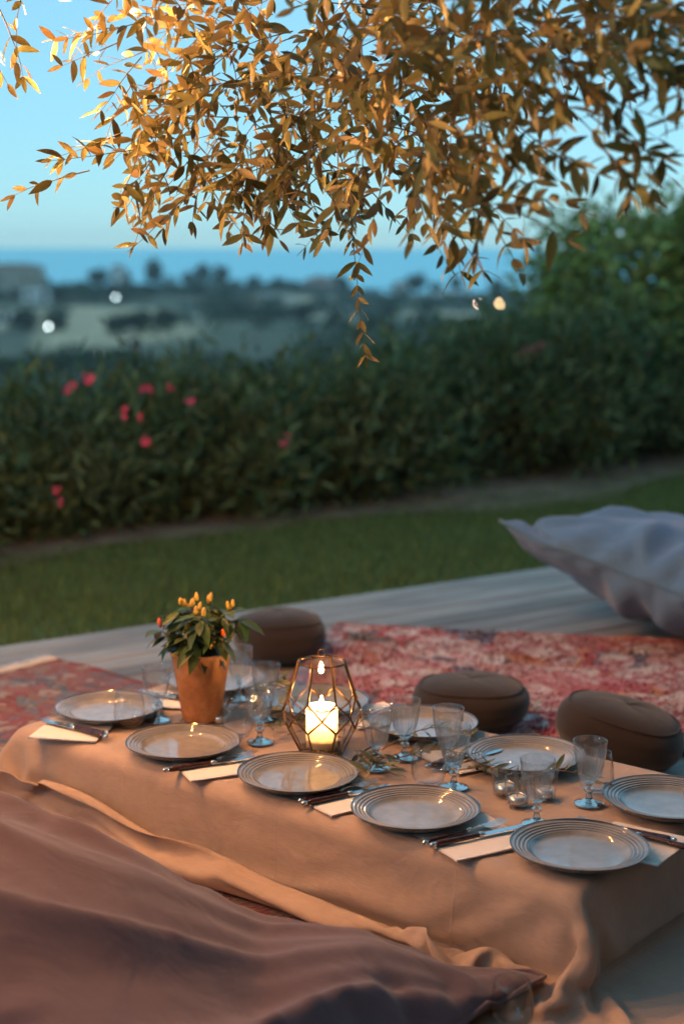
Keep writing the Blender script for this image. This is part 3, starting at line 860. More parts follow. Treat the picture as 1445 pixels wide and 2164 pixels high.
def rug(name, lab, corner, ang, lx, ly, m, th, zfun, seed):
    """lies from its corner along local +x (lx) and -y (ly)."""
    root = thing(name, lab, 'rug', (corner[0], corner[1], 0), ang)
    nx, ny = int(lx / .03), int(ly / .03)
    v, f = [], []
    for j in range(ny + 1):
        for i in range(nx + 1):
            x, y = lx * i / nx, -ly * j / ny
            x += .012 * nz(y * 3, seed) if i in (0, nx) else 0
            y += .014 * nz(x * 3, seed, 4) if j in (0, ny) else 0
            v.append((x, y, .006 + th + .004 * nz(x * 4, y * 4, seed) + .003 * nz(x * 25, y * 25, seed) + zfun(x, y)))
    n1 = len(v)
    for j in range(ny):
        for i in range(nx):
            a = j * (nx + 1) + i; f.append((a + nx + 1, a + nx + 2, a + 1, a))
    rim = [j * (nx + 1) for j in range(ny + 1)] + [ny * (nx + 1) + i for i in range(1, nx + 1)] + [j * (nx + 1) + nx for j in range(ny - 1, -1, -1)] + [i for i in range(nx - 1, 0, -1)]
    low = {}
    for r in rim: low[r] = len(v); q = v[r]; v.append((q[0], q[1], max(.005, q[2] - th)))
    for a, b in zip(rim, rim[1:] + rim[:1]): f.append((a, b, low[b], low[a]))
    obj('pile', v, f, m, root)
    return root

def fringe(parent, x, y0, y1, sgn, zf, m, seed, n=320):
    rng = random.Random(seed); v, f = [], []
    for k in range(n):
        y = y0 + (y1 - y0) * (k + rng.random()) / n
        L = rng.uniform(.06, .10); dy = rng.uniform(-.02, .02)
        a, b = tube([(x, y, .014 + zf(x, y)), (x + sgn * L * .5, y + dy * .5, .016), (x + sgn * L, y + dy, .008)], [.003, .0028, .0015], 4)
        i0 = len(v); v += a; f += [tuple(i0 + q for q in t) for t in b]
    tag(obj('fringe', v, f, m, parent), kind='stuff')

AX = math.atan2(-.656, .755)
def fold_z(x, y):
    return .10 * math.exp(-((x - .22 - .25 * (y + .62)) / .10) ** 2) * math.exp(-((y + .95) / .42) ** 2) + .015 * math.exp(-((x - .6) / .1) ** 2) * math.exp(-((y + .3) / .3) ** 2)
persian = rug('patterned_rug', 'faded red and cream patterned rug with white fringe, under the table end', (-.978, 5.238), AX, 2.82, 1.75, rug_mat('persian_wool', 'persian'), .008, fold_z, 1.0)
fringe(persian, 0, 0, -1.75, -1, fold_z, simple('white_cotton_fringe', (.62, .58, .54), .9, var=.1), 2)
fringe(persian, 2.82, 0, -1.75, 1, fold_z, simple('white_cotton_fringe', (.62, .58, .54), .9, var=.1), 3)
berber = rug('shaggy_rug', 'worn red and pink shaggy rug with pale lattice, spread behind the brown poufs', (-.02, 5.70), math.atan2(-.20, .98), 2.7, 1.24, rug_mat('berber_wool', 'berber'), .014, lambda x, y: .010 * nz(x * 2.5, y * 2.5, 8) + .006, 5.0)

# tufts along and over the shaggy rug
def tufts():
    rng = np.random.default_rng(8)
    n = 26000
    x = rng.uniform(0, 2.7, n); y = -rng.uniform(0, 1.24, n)
    B = np.c_[x, y, np.full(n, .016)]
    th = rng.normal(-.9, .8, n); h = rng.uniform(.010, .022, n)
    sd = np.c_[np.cos(th + 1.57), np.sin(th + 1.57), np.zeros(n)] * .0035
    tip = B + np.c_[np.cos(th) * .018, np.sin(th) * .018, h]
    V = np.stack([B - sd, B + sd, tip + sd * .6, tip - sd * .6], 1).reshape(-1, 3)
    F = np.arange(4 * n).reshape(n, 4)
    tag(inst('tuft', np_mesh('tuft', V, F, berber.children[0].data.materials[0]), berber), kind='stuff')
tufts()

# ------------------------------------------------------------------ cloth and pillows, settled by the cloth solver
CN, CM = 104, 74                                            # cells of the tablecloth
PA_N, PB_N, PB_M = 44, 60, 46                               # cells of the pillow panels
TL, TW, TH = 1.62, .72, .22                                 # the low table under the cloth

def sheet(nx, ny, lx, ly, z):
    v = [((i / nx - .5) * lx, (j / ny - .5) * ly, z) for j in range(ny + 1) for i in range(nx + 1)]
    f = [(j * (nx + 1) + i, j * (nx + 1) + i + 1, (j + 1) * (nx + 1) + i + 1, (j + 1) * (nx + 1) + i) for j in range(ny) for i in range(nx)]
    return v, f

def pillow_grid(n, m):
    idx, k = {}, 0
    for s in (1, -1):
        for j in range(m + 1):
            for i in range(n + 1):
                if s == -1 and (i in (0, n) or j in (0, m)): idx[s, i, j] = idx[1, i, j]; continue
                idx[s, i, j] = k; k += 1
    f = {}
    for s in (1, -1):
        f[s] = []
        for j in range(m):
            for i in range(n):
                q = (idx[s, i, j], idx[s, i + 1, j], idx[s, i + 1, j + 1], idx[s, i, j + 1])
                f[s].append(q if s == 1 else q[::-1])
    rim = [idx[1, i, 0] for i in range(n)] + [idx[1, n, j] for j in range(m)] + [idx[1, i, m] for i in range(n, 0, -1)] + [idx[1, 0, j] for j in range(m, 0, -1)]
    return idx, f, rim, k

def settle(frames):
    sc = bpy.data.scenes.new('solver'); made = []
    cols = {}
    for nm in ('cloth_stops', 'pillow_stops', 'no_stops'):
        cols[nm] = bpy.data.collections.new(nm); sc.collection.children.link(cols[nm])
    def mk(nm, v, f, col=None):
        me = bpy.data.meshes.new(nm); me.from_pydata(v, [], f); o = bpy.data.objects.new(nm, me); (col or sc.collection).objects.link(o); made.append(o); return o
    def stop(o, fr, out=.004):
        o.modifiers.new('stop', 'COLLISION'); o.collision.thickness_outer = out; o.collision.cloth_friction = fr
    def cloth(o, col, mass, tens, shear, bend, air, grav, dist, sdist):
        m = o.modifiers.new('cloth', 'CLOTH'); s = m.settings; c = m.collision_settings
        s.quality = 6; s.mass = mass; s.tension_stiffness = tens; s.compression_stiffness = tens; s.shear_stiffness = shear; s.bending_stiffness = bend; s.air_damping = air
        s.effector_weights.gravity = grav
        c.use_collision = True; c.distance_min = dist; c.collision_quality = 3; c.use_self_collision = True; c.self_distance_min = sdist; c.collection = cols[col]
        return m, s, c
    # tablecloth over the table block, hem pushed together on the floor in front and at the end
    v, f = sheet(CN, CM, TL + .96, TW + .96, TH + .014)
    v = [(x, y, z + .010 * (nz(x * 5, y * 5, 3) + .6 * nz(x * 13, y * 13, 1))) for x, y, z in v]
    table_cover = mk('cloth', v, f)
    m, s, c = cloth(table_cover, 'cloth_stops', .25, 12, 4, .25, 1.5, 1, .006, .008)
    s.tension_damping = s.compression_damping = s.shear_damping = 5; s.bending_damping = .5; c.self_friction = 8
    bm = bmesh.new(); bmesh.ops.create_cube(bm, size=1)
    for q in bm.verts: q.co.x *= TL; q.co.y *= TW; q.co.z = (q.co.z + .5) * TH
    bmesh.ops.bevel(bm, geom=list(bm.edges), offset=.012, segments=3, affect='EDGES')
    bmesh.ops.subdivide_edges(bm, edges=[e for e in bm.edges if e.calc_length() > .3], cuts=6, use_grid_fill=True)
    me = bpy.data.meshes.new('block'); bm.to_mesh(me); bm.free()
    o = bpy.data.objects.new('block', me); cols['cloth_stops'].objects.link(o); made.append(o); stop(o, 20)
    stop(mk('floor', *sheet(8, 8, 4, 4, 0), cols['cloth_stops']), 5)
    def pusher(p0, p1, n, amp, seed, f0, f1, off):
        p0, p1, n = Vector(p0), Vector(p1), Vector(n); vs = []; K = 40
        for i in range(K + 1):
            u = i / K; p = p0.lerp(p1, u) + n * (amp * nz(u * 5.3, seed) + .5 * amp * nz(u * 14, seed, 5)); vs += [(p.x, p.y, -.02), (p.x, p.y, .10)]
        o = mk('pusher', vs, [(2 * i, 2 * i + 1, 2 * i + 3, 2 * i + 2) for i in range(K)], cols['cloth_stops']); stop(o, 2, .01); o.collision.thickness_inner = .05
        o.keyframe_insert('location', frame=f0); o.location = n * off; o.keyframe_insert('location', frame=f1)
    pusher((-1.6, -1.0, 0), (.66, -1.0, 0), (0, 1, 0), .15, 1., 14, 44, .52)
    pusher((1.42, -.25, 0), (1.42, 1.0, 0), (-1, 0, 0), .09, 7., 16, 44, .32)
    # pillows: two sheets sewn at the rim, rim gathered, blown up
    def pillow(nm, n, m_, lx, ly, pres, shrink, mass, bend, grav, z0, seed, col):
        idx, F, rim, k = pillow_grid(n, m_); v = [None] * k
        for (s_, i, j), q in idx.items():
            x, y = (i / n - .5) * lx, (j / m_ - .5) * ly
            v[q] = (x, y, z0 + (0 if i in (0, n) or j in (0, m_) else s_ * (.012 + .006 * nz(x * 9, y * 9, seed + s_))))
        o = mk(nm, v, F[1] + F[-1])
        vg = o.vertex_groups.new(name='gather')
        for (s_, i, j), q in idx.items(): vg.add([q], max(0, 1 - min(i, n - i, j, m_ - j) / 2), 'REPLACE')
        m, s, c = cloth(o, col, mass, 32, 8, bend, 2, grav, .006, .006)
        s.use_pressure = True; s.uniform_pressure_force = pres; s.shrink_min = 0; s.shrink_max = shrink; s.vertex_group_shrink = 'gather'
        return o
    pa = pillow('pillow_a', PA_N, PA_N, 1, 1, 5.5, .115, .3, .07, 0, 0, 1, 'no_stops')
    pb = pillow('pillow_b', PB_N, PB_M, 1.5, 1.15, 3.2, .06, .06, .05, 1, .05, 5, 'pillow_stops')
    stop(mk('floor', [(-3, -3, 0), (3, -3, 0), (3, 3, 0), (-3, 3, 0)], [(0, 1, 2, 3)], cols['pillow_stops']), 10)
    for fr in range(1, frames + 1): sc.frame_set(fr)
    dg = sc.view_layers[0].depsgraph
    res = []
    for o in (table_cover, pa, pb):
        e = o.evaluated_get(dg).to_mesh(); co = np.empty(len(e.vertices) * 3, np.float32); e.vertices.foreach_get('co', co); res.append(co.reshape(-1, 3).astype(float))
    for o in made:
        d = o.data; bpy.data.objects.remove(o); bpy.data.meshes.remove(d)
    for c_ in cols.values(): bpy.data.collections.remove(c_)
    bpy.data.scenes.remove(sc)
    return res
CLOTH, PILLOW_A, PILLOW_B = settle(54)
print('cloth', CLOTH.min(0), CLOTH.max(0), PILLOW_A.min(0), PILLOW_A.max(0), PILLOW_B.min(0), PILLOW_B.max(0))

TC = Vector((.436, 2.759)) + Vector((-.775, .632)) * .81 + Vector((.632, .775)) * .36   # middle of the table
TROT = math.atan2(-.632, .775)
TOP = .2325

def tablecloth():
    nx, ny = CN, CM
    co = CLOTH.copy()
    f = [(j * (nx + 1) + i, j * (nx + 1) + i + 1, (j + 1) * (nx + 1) + i + 1, (j + 1) * (nx + 1) + i) for j in range(ny) for i in range(nx)]
    co[:, 2] += .012 * (co[:, 2] < .05)                     # lies over the rug
    flat = (np.abs(co[:, 0]) < .80) & (np.abs(co[:, 1]) < .35)
    o = obj('tablecloth', co.tolist(), f, M['linen'])
    uvl = o.data.uv_layers.new(name='UVMap')                  # thread directions, in metres
    vi = np.empty(len(o.data.loops), np.int32); o.data.loops.foreach_get('vertex_index', vi)
    uvl.data.foreach_set('uv', np.c_[(vi % (nx + 1)) / nx * 2.58, (vi // (nx + 1)) / ny * 1.68].astype(np.float32).ravel())
    o.location = (TC.x, TC.y, 0); o.rotation_euler = (0, 0, TROT)
    sm = o.modifiers.new('smooth', 'SUBSURF'); sm.levels = 1; sm.render_levels = 1
    so = o.modifiers.new('thick', 'SOLIDIFY'); so.thickness = .0016; so.offset = -1
    tag(o, 'sand coloured linen cloth over the low table, its hem bunched on the floor', 'tablecloth')
    return co
tablecloth()

def soft_pillow(name, lab, blob, n, m, X, matl, seam, group=None, warp=None, floor=.004):
    """two gathered panels and a piped seam; X places it, warp bends it, nothing sinks below the floor."""
    _, F, rim, k = pillow_grid(n, m)
    co = [Vector(c) for c in blob]
    if warp: co = [warp(c) for c in co]
    co = [X @ c for c in co]
    for c in co:
        if c.z < floor + .05: c.z = floor + .05 * math.exp((c.z - floor - .05) / .05)
    cen = sum(co, Vector()) / len(co); cen.z = 0
    root = thing(name, lab, 'floor pillow', cen, group=group)
    for nm, s in (('top_panel', 1), ('under_panel', -1)):
        used = sorted({i for q in F[s] for i in q}); mp = {a: b for b, a in enumerate(used)}
        o = obj(nm, [co[i] - cen for i in used], [tuple(mp[i] for i in q) for q in F[s]], matl, root)
        sm = o.modifiers.new('smooth', 'SUBSURF'); sm.levels = 1; sm.render_levels = 2; sm.boundary_smooth = 'PRESERVE_CORNERS'
    pts = [co[i] - cen for i in rim]; pts.append(pts[0])
    v, f = tube(pts, .0055, 6, cap=False)
    obj('seam', v, f, seam, root)
    return root

def tilt_matrix(loc, axis_x, axis_z, sc):
    x = Vector(axis_x).normalized(); z = Vector(axis_z); z = (z - x * z.dot(x)).normalized(); y = z.cross(x)
    return Matrix.Translation(loc) @ Matrix((x, y, z)).transposed().to_4x4() @ Matrix.Diagonal((*sc, 1))

def gathers(c):
    ax, ay = abs(c.x) / .44, abs(c.y) / .44                   # deep puckers running in from the seam
    e, t = (ax, c.y) if ax > ay else (ay, c.x)
    w = max(0, min(1, (e - .30) / .45)) * min(1, max(0, (1.02 - e) / .12))
    g = math.cos(30 * t + 5 * nz(c.x * 3, c.y * 3, 4) + (2 if ax > ay else 0)) * (.5 + .8 * abs(nz(t * 4, e, 9)))
    return Vector((c.x, c.y, c.z * (1 + .34 * g * w) + .012 * nz(c.x * 5, c.y * 5, 8)))

# blue grey pillow: one corner lifted towards the left
soft_pillow('floor_pillow', 'big blue grey pillow with one pointed corner lifted, lying on the deck', PILLOW_A, PA_N, PA_N,
            tilt_matrix((1.42, 5.70, .17), (-.72, .58, .21), (-.08, .26, .95), (1.46, 1.46, .80)), M['bluegrey'], M['bluegrey_seam'], 'blue grey floor pillows', warp=gathers)
soft_pillow('floor_pillow', 'second blue grey pillow, mostly beyond the right edge behind the first', PILLOW_A, PA_N, PA_N,
            tilt_matrix((2.22, 6.35, .26), (.8, .6, .05), (0, -.1, 1), (1.35, 1.35, .95)), M['bluegrey'], M['bluegrey_seam'], 'blue grey floor pillows', warp=gathers)

def mauve_warp(c):
    u = c.x / .70 + .32 * c.y / .5                            # -1 far left, 1 the right hand corner
    k = float(np.interp(u, [-1.2, -.02, .365, .68, .95, 1.35], [1.45, 1.26, 1.02, .72, .82, .55]))
    z = c.z * k
    dx, dy = .80 - c.x, .60 - c.y                             # long folds gathered towards the lifted corner
    ph = math.atan2(dy, dx); rr = math.hypot(dx, dy)
    if c.z > .03:
        q = 11.0 * ph + 2.2 * nz(c.x * 1.6, c.y * 1.6, 2)
        amp = .085 * min(1, rr / .45) * (.25 + max(0, nz(c.x * 1.4, c.y * 1.7, 6) + .45))
        z += amp * ((1 - abs(math.sin(q))) ** 1.6 - .3) * min(1, c.z * 6) + .016 * nz(ph * 8, rr * 1.5, 3)
        z += .022 * (1 - 1.6 * abs(math.sin(23 * ph + 3.0 * nz(c.x * 2.2, c.y * 2.2, 7)))) * max(0, nz(c.x * 2, c.y * 2.4, 11) + .25) * min(1, rr / .3) * min(1, c.z * 6)
    tip = math.exp(-((c.x - .72) ** 2 + (c.y - .55) ** 2) / .02)
    return Vector((c.x + .05 * tip, c.y + .03 * tip, z + .02 * tip))
soft_pillow('floor_pillow', 'huge mauve floor pillow in the foreground, sagging in long folds before the table', PILLOW_B, PB_N, PB_M,
            tilt_matrix((-.62, 2.58, 0), (.905, -.425, 0), (0, 0, 1), (1.12, 1.0, .84)), M['mauve'], M['mauve'], warp=mauve_warp, floor=.01)

# ------------------------------------------------------------------ brown poufs
def pouf(lab, loc, rz, a, b, h, tip):
    root = thing('pouf', lab, 'pouf', loc, rz, group='brown poufs around the table')
    root.rotation_euler = (tip[0], tip[1], rz)
    n, k = 48, 20
    v, f = [], []
    for j in range(k + 1):
        t = -PI / 2 + PI * j / k
        for i in range(n):
            w = 2 * PI * i / n
            ex = .85
            ct = math.copysign(abs(math.cos(t)) ** .78, math.cos(t)); st = math.copysign(abs(math.sin(t)) ** 1.0, math.sin(t))
            cx = math.copysign(abs(math.cos(w)) ** ex, math.cos(w)); sx = math.copysign(abs(math.sin(w)) ** ex, math.sin(w))
            r = 1 + .030 * nz(math.cos(w) * 1.6 + loc[0] * 9, math.sin(w) * 1.6, t * 1.2) - .02 * math.exp(-(t / .07) ** 2) + .008 * nz(math.cos(w) * 7, math.sin(w) * 7, t * 5)
            v.append((a * ct * cx * r, b * ct * sx * r, h / 2 + h / 2 * st * (1 + .05 * nz(math.cos(w), math.sin(w), 3 + loc[0])) - .012 * (1 - ct) * (t > 0)))
    for j in range(k):
        for i in range(n):
            i2 = (i + 1) % n; f.append((j * n + i, j * n + i2, (j + 1) * n + i2, (j + 1) * n + i))
    o = obj('body', v, f, M['brown'], root)
    s = o.modifiers.new('smooth', 'SUBSURF'); s.levels = 1; s.render_levels = 1
    for tt in (.62, -.62):
        pts = []
        for i in range(n + 1):
            w = 2 * PI * i / n; ct = abs(math.cos(tt)) ** .78; st = math.copysign(abs(math.sin(tt)) ** 1.0, tt)
            cx = math.copysign(abs(math.cos(w)) ** .85, math.cos(w)); sx = math.copysign(abs(math.sin(w)) ** .85, math.sin(w))
            r = 1.005 + .030 * nz(math.cos(w) * 1.6 + loc[0] * 9, math.sin(w) * 1.6, tt * 1.2)
            pts.append((a * ct * cx * r, b * ct * sx * r, h / 2 + h / 2 * st * (1 + .05 * nz(math.cos(w), math.sin(w), 3 + loc[0]))))
        vv, ff = tube(pts, .0026, 5, cap=False); obj('seam', vv, ff, M['brown_seam'], root)
pouf('brown pouf standing alone on the deck behind the potted pepper', (-.215, 5.25, .0), .25, .162, .15, .190, (0, 0))
pouf('brown pouf at the middle of the far table side, on the red rug', (.378, 4.44, .022), -.15, .175, .155, .160, (0, 0))
pouf('brown pouf nearest the right edge, tipped and pear shaped', (.745, 4.14, .020), -.35, .18, .15, .180, (0, .22))

ZT = TOP + .0015

# ------------------------------------------------------------------ plates
def plate_mat():
    m, nt, ns, ls, p = mat('grey_stoneware_glaze')
    tc = N(ns, 'ShaderNodeTexCoord')
    ln = N(ns, 'ShaderNodeVectorMath', operation='LENGTH'); mp = N(ns, 'ShaderNodeMapping'); mp.inputs['Scale'].default_value = (1, 1, 0)
    ls.new(tc.outputs['Object'], mp.inputs[0]); ls.new(mp.outputs[0], ln.inputs[0])
    t = N(ns, 'ShaderNodeTexNoise'); t.inputs['Scale'].default_value = 28; t.inputs['Detail'].default_value = 6; ls.new(tc.outputs['Object'], t.inputs['Vector'])
    r = ramp(ns, [(.3, (.235, .225, .215)), (.7, (.315, .30, .285))]); ls.new(t.outputs['Fac'], r.inputs[0])
    sp = N(ns, 'ShaderNodeTexNoise'); sp.inputs['Scale'].default_value = 260; ls.new(tc.outputs['Object'], sp.inputs['Vector'])
    sr = ramp(ns, [(.66, (1, 1, 1)), (.72, (.55, .5, .45))]); ls.new(sp.outputs['Fac'], sr.inputs[0])
    mu = N(ns, 'ShaderNodeMix', data_type='RGBA', blend_type='MULTIPLY'); mu.inputs[0].default_value = .7; ls.new(r.outputs[0], mu.inputs[6]); ls.new(sr.outputs[0], mu.inputs[7])
    # bare dark clay where the glaze breaks on the lip and in the turned grooves
    ed = N(ns, 'ShaderNodeMapRange'); ed.inputs[1].default_value = .1318; ed.inputs[2].default_value = .1340; ls.new(ln.outputs['Value'], ed.inputs[0])
    mx = N(ns, 'ShaderNodeMix', data_type='RGBA'); mx.inputs[7].default_value = (.045, .032, .028, 1); ls.new(ed.outputs[0], mx.inputs[0]); ls.new(mu.outputs[2], mx.inputs[6])
    ls.new(mx.outputs[2], p.inputs['Base Color']); setp(p, Roughness=.10); p.inputs['Coat Weight'].default_value = .5; p.inputs['Coat Roughness'].default_value = .05
    b = N(ns, 'ShaderNodeBump'); b.inputs['Strength'].default_value = .08; b.inputs['Distance'].default_value = .002; ls.new(t.outputs['Fac'], b.inputs['Height']); ls.new(b.outputs[0], p.inputs['Normal'])
    return m
M['plate'] = plate_mat()
M['plate_groove'] = simple('dark_groove_clay', (.11, .09, .08), .4, var=.2)

def make_plate():
    root = empty('dinner_plate')
    wob = lambda r, z, a: r * (1 + .006 * math.sin(3 * a + .7) + .005 * math.sin(5 * a + 2)) if r > .09 else r
    prof = [(0, .0052), (.05, .0050), (.085, .0055), (.0945, .0075), (.0985, .0115)]
    v, f = lathe(prof, 72, wob); obj('well', v, f, M['plate'], root)
    rim, r0, z0 = [(.0985, .0115), (.1015, .0128)], .1015, .0128
    for k in range(4):                                       # turned ribs, grooves left between them
        s = .0070
        rim += [(r0 + .0008, z0 + .0002), (r0 + .0022, z0 + .0014), (r0 + .0048, z0 + .0018), (r0 + .0062, z0 + .0010), (r0 + s, z0 + .0008)]
        r0 += s + .0008; z0 += .0014
    rim += [(.1345, .0208), (.1362, .0212), (.1368, .0202), (.1358, .0190), (.128, .0160), (.108, .0075)]
    v, f = lathe(rim, 72, wob); o = obj('rim', v, f, M['plate'], root)
    for g in (.1019, .1096, .1174, .1252):
        pts = []
        for k in range(73):
            a = 2 * PI * k / 72; r = wob(g, 0, a); pts.append((r * math.cos(a), r * math.sin(a), .0128 + (g - .1015) * .178 + .0004))
        v, f = tube(pts, .0006, 4, cap=False); obj('groove', v, f, M['plate_groove'], o)
    v, f = lathe([(.108, .0075), (.092, .0015), (.088, 0), (.082, 0), (.080, .002), (0, .002)], 72, wob); obj('underside', v, f, M['plate_groove'], root)
    return root

plates = [((-.597, 3.857), 'grey ribbed plate nearest the left table end, near side'), ((-.377, 3.572), 'grey ribbed plate in front of the terracotta pot'),
          ((-.098, 3.349), 'grey ribbed plate in front of the lantern, candlelight mirrored in it'), ((.153, 3.126), 'grey ribbed plate second from the near table corner'),
          ((.466, 2.917), 'grey ribbed plate at the near table corner'), ((.693, 3.188), 'grey ribbed plate cut by the right picture edge'),
          ((.426, 3.481), 'grey ribbed plate on the far side before the tipped pouf'), ((.200, 3.725), 'grey ribbed plate on the far side behind three goblets'),
          ((-.067, 3.916), 'grey ribbed plate on the far side behind the lantern'), ((-.345, 4.123), 'grey ribbed plate on the far side behind the terracotta pot')]
p0 = make_plate()
for k, ((x, y), lab) in enumerate(plates):
    o = p0 if k == 0 else copy_tree(p0)
    o.location = (x, y, ZT); o.rotation_euler = (R(.5 * math.sin(k * 3)), R(.5 * math.cos(k * 5)), k * 1.3); o.scale = (1.0, 1.0, 1.35)
    tag(o, lab, 'plate', 'grey dinner plates')

# ------------------------------------------------------------------ pressed glass goblets
def make_goblet():
    root = empty('goblet')
    H = .142
    def flute(r, z, a):
        if .064 < z < .112:
            w = min(1, (z - .064) / .006, (.112 - z) / .004); return r * (1 - .075 * w * (abs(math.cos(8 * a)) ** 1.0))
        if .112 <= z < .122: return r * (1 + .02 * math.cos(20 * a) * math.sin((z - .112) / .010 * PI))
        return r
    out = [(0, .0505), (.010, .0508), (.017, .0545), (.0225, .062), (.0262, .072), (.0292, .085), (.0318, .098), (.0335, .108), (.0345, .112), (.0350, .117), (.0352, .122), (.0356, .128), (.0372, H)]
    inn = [(.0358, H), (.0338, .128), (.0332, .122), (.0326, .112), (.0300, .098), (.0270, .085), (.0235, .073), (.0185, .0645), (.010, .060), (0, .059)]
    v, f = lathe(out + [(.0368, H + .0008)] + inn, 64, lambda r, z, a: flute(r, z, a)); obj('bowl', v, f, M['bowl_glass'], root)
    v, f = lathe([(0, .0500), (.0092, .0500), (.0095, .047), (.0062, .044), (.0058, .040), (.0098, .037), (.0118, .033), (.0098, .029), (.0062, .026), (.0068, .020), (.0095, .0132), (0, .0128)], 24); obj('stem', v, f, M['glass'], root)
    v, f = lathe([(0, .0124), (.0096, .0124), (.014, .0085), (.022, .0056), (.0312, .0036), (.0325, .0022), (.0312, .0002), (.026, .0002), (.012, .0020), (0, .0024)], 48); obj('foot', v, f, M['glass'], root)
    return root
goblets = [((-.467, 3.809), 'goblet standing alone left of the terracotta pot', 0), ((-.272, 4.005), 'goblet farthest back, just right of the terracotta pot', 0), ((-.193, 3.829), 'goblet between the pot and the lantern, behind another goblet', 0),
           ((-.199, 3.637), 'goblet beside the lantern on its left, nearest the camera there', 0), ((.079, 3.446), 'goblet directly right of the lantern', 0), ((.147, 3.520), 'goblet with a candle glint on its rim, second right of the lantern', 0),
           ((.243, 3.455), 'rear goblet of the overlapping pair in the middle of the table', 0), ((.248, 3.318), 'front goblet of the overlapping pair in the middle of the table', 0),
           ((.404, 3.094), 'goblet in front of the three tea light cups, by the corner plate', 0), ((.531, 3.214), 'goblet farthest right, against the tipped brown pouf', 0)]
g0 = make_goblet()
for k, ((x, y), lab, _) in enumerate(goblets):
    o = g0 if k == 0 else copy_tree(g0)
    o.location = (x, y, ZT); o.rotation_euler = (0, 0, k * .7); tag(o, 'clear fluted glass ' + lab, 'goblet', 'fluted glass goblets')

# ------------------------------------------------------------------ stemless tumblers
def make_tumbler():
    root = empty('stemless_glass')
    H = .092
    out = [(0, .0008), (.022, .0002), (.027, .003), (.0345, .013), (.0392, .027), (.0398, .040), (.0375, .060), (.0345, .078), (.0325, H)]
    inn = [(.0316, H + .0004), (.0308, H), (.0329, .078), (.0360, .060), (.0382, .041), (.0375, .028), (.0325, .0155), (.024, .0085), (0, .0075)]
    v, f = lathe(out + inn, 48); obj('bowl', v, f, M['thin_glass'], root)
    v, f = lathe([(.0215, .0003), (.0232, -.0006), (.0245, .0003), (.0232, .0010)], 48, closed=True); obj('base_ring', v, f, M['thin_glass'], root)
    return root
tumblers = [((-.530, 3.761), 'by the plate at the left table end'), ((-.298, 3.911), 'half hidden behind the terracotta pot, on its right'), ((-.255, 3.681), 'between the pot and the goblets'),
            ((.036, 3.462), 'just right of the lantern foot'), ((.193, 3.334), 'with olive leaves seen through it, mid table'), ((.558, 3.288), 'behind the goblet farthest right')]
t0 = make_tumbler()
for k, ((x, y), lab) in enumerate(tumblers):
    o = t0 if k == 0 else copy_tree(t0)
    o.location = (x, y, ZT + .001); o.rotation_euler = (0, 0, k * .9); tag(o, 'thin round bellied stemless glass ' + lab, 'glass', 'stemless glasses')
o = copy_tree(t0); o.location = (.305, 2.62, .030); tag(o, 'blurred glass standing on the floor before the mauve pillow tip', 'glass', 'stemless glasses')

# ------------------------------------------------------------------ tea light cups and a bare tea light
M['wax_white'] = simple('white_wax', (.74, .70, .64), .45, var=.04, Subsurface_Weight=.3)
M['tin'] = simple('tea_light_tin', (.7, .7, .7), .3, 1.0, var=.1)
def tealight(root, z):
    v, f = lathe([(0, z), (.0185, z), (.0190, z + .001), (.0190, z + .016), (.0183, z + .016), (.0183, z + .013)], 32); obj('tin_cup', v, f, M['tin'], root)
    v, f = lathe([(.0182, z + .0118), (.016, z + .0128), (.004, z + .0122), (0, z + .0122)], 32); obj('wax', v, f, M['wax_white'], root)
    v, f = tube([(0, 0, z + .012), (.0006, 0, z + .019)], .0007, 5); obj('wick', v, f, M['cable'], root)
cups = [((.356, 3.273), 1.08, 'left one of the three tea light cups'), ((.376, 3.205), 1.0, 'front one of the three tea light cups'), ((.441, 3.249), 1.0, 'right one of the three tea light cups, behind the goblet')]
c0 = None
for k, ((x, y), s, lab) in enumerate(cups):
    if c0 is None:
        c0 = empty('tea_light_cup')
        v, f = lathe([(0, .0004), (.021, .0003), (.0235, .002), (.0262, .030), (.0285, .062), (.0279, .0632), (.0266, .062), (.0244, .030), (.0222, .0075), (0, .0065)], 48); obj('cup', v, f, M['thin_glass'], c0)
        q = empty('tea_light'); tealight(q, .0072)
        for ch in list(q.children): ch.parent = c0
        bpy.data.objects.remove(q)
        o = c0
    else: o = copy_tree(c0)
    o.location = (x, y, ZT); o.scale = (s, s, s); tag(o, 'small clear glass cup, ' + lab, 'candle holder', 'tea light cups')
q = thing('tea_light', 'bare white tea light on the cloth beside the terracotta pot', 'candle', (-.309, 3.812, ZT)); tealight(q, 0)

# ------------------------------------------------------------------ napkins
def make_napkin(k, w, d):
    rng = random.Random(k)
    n = 12; v, f = [], []
    for layer in range(2):
        i0 = len(v)
        for j in range(n + 1):
            for i in range(n + 1):
                x, y = (i / n - .5) * w * (1 - .015 * layer), (j / n - .5) * d * (1 - .02 * layer)
                z = .0008 + layer * .0013 + .0010 * (nz(x * 14, y * 14, k) + .6) * layer + .006 * max(0, (i / n + j / n) - 1.72 + .1 * rng.random()) * layer
                v.append((x + .003 * layer * (j / n), y, z))
        for j in range(n):
            for i in range(n):
                a = i0 + j * (n + 1) + i; f.append((a, a + 1, a + n + 2, a + n + 1))
    m_ = n + 1
    for i in range(n): f.append((i, m_ * m_ + i, m_ * m_ + i + 1, i + 1))         # folded edge
    return mesh_data('napkin', v, f, M['napkin'])
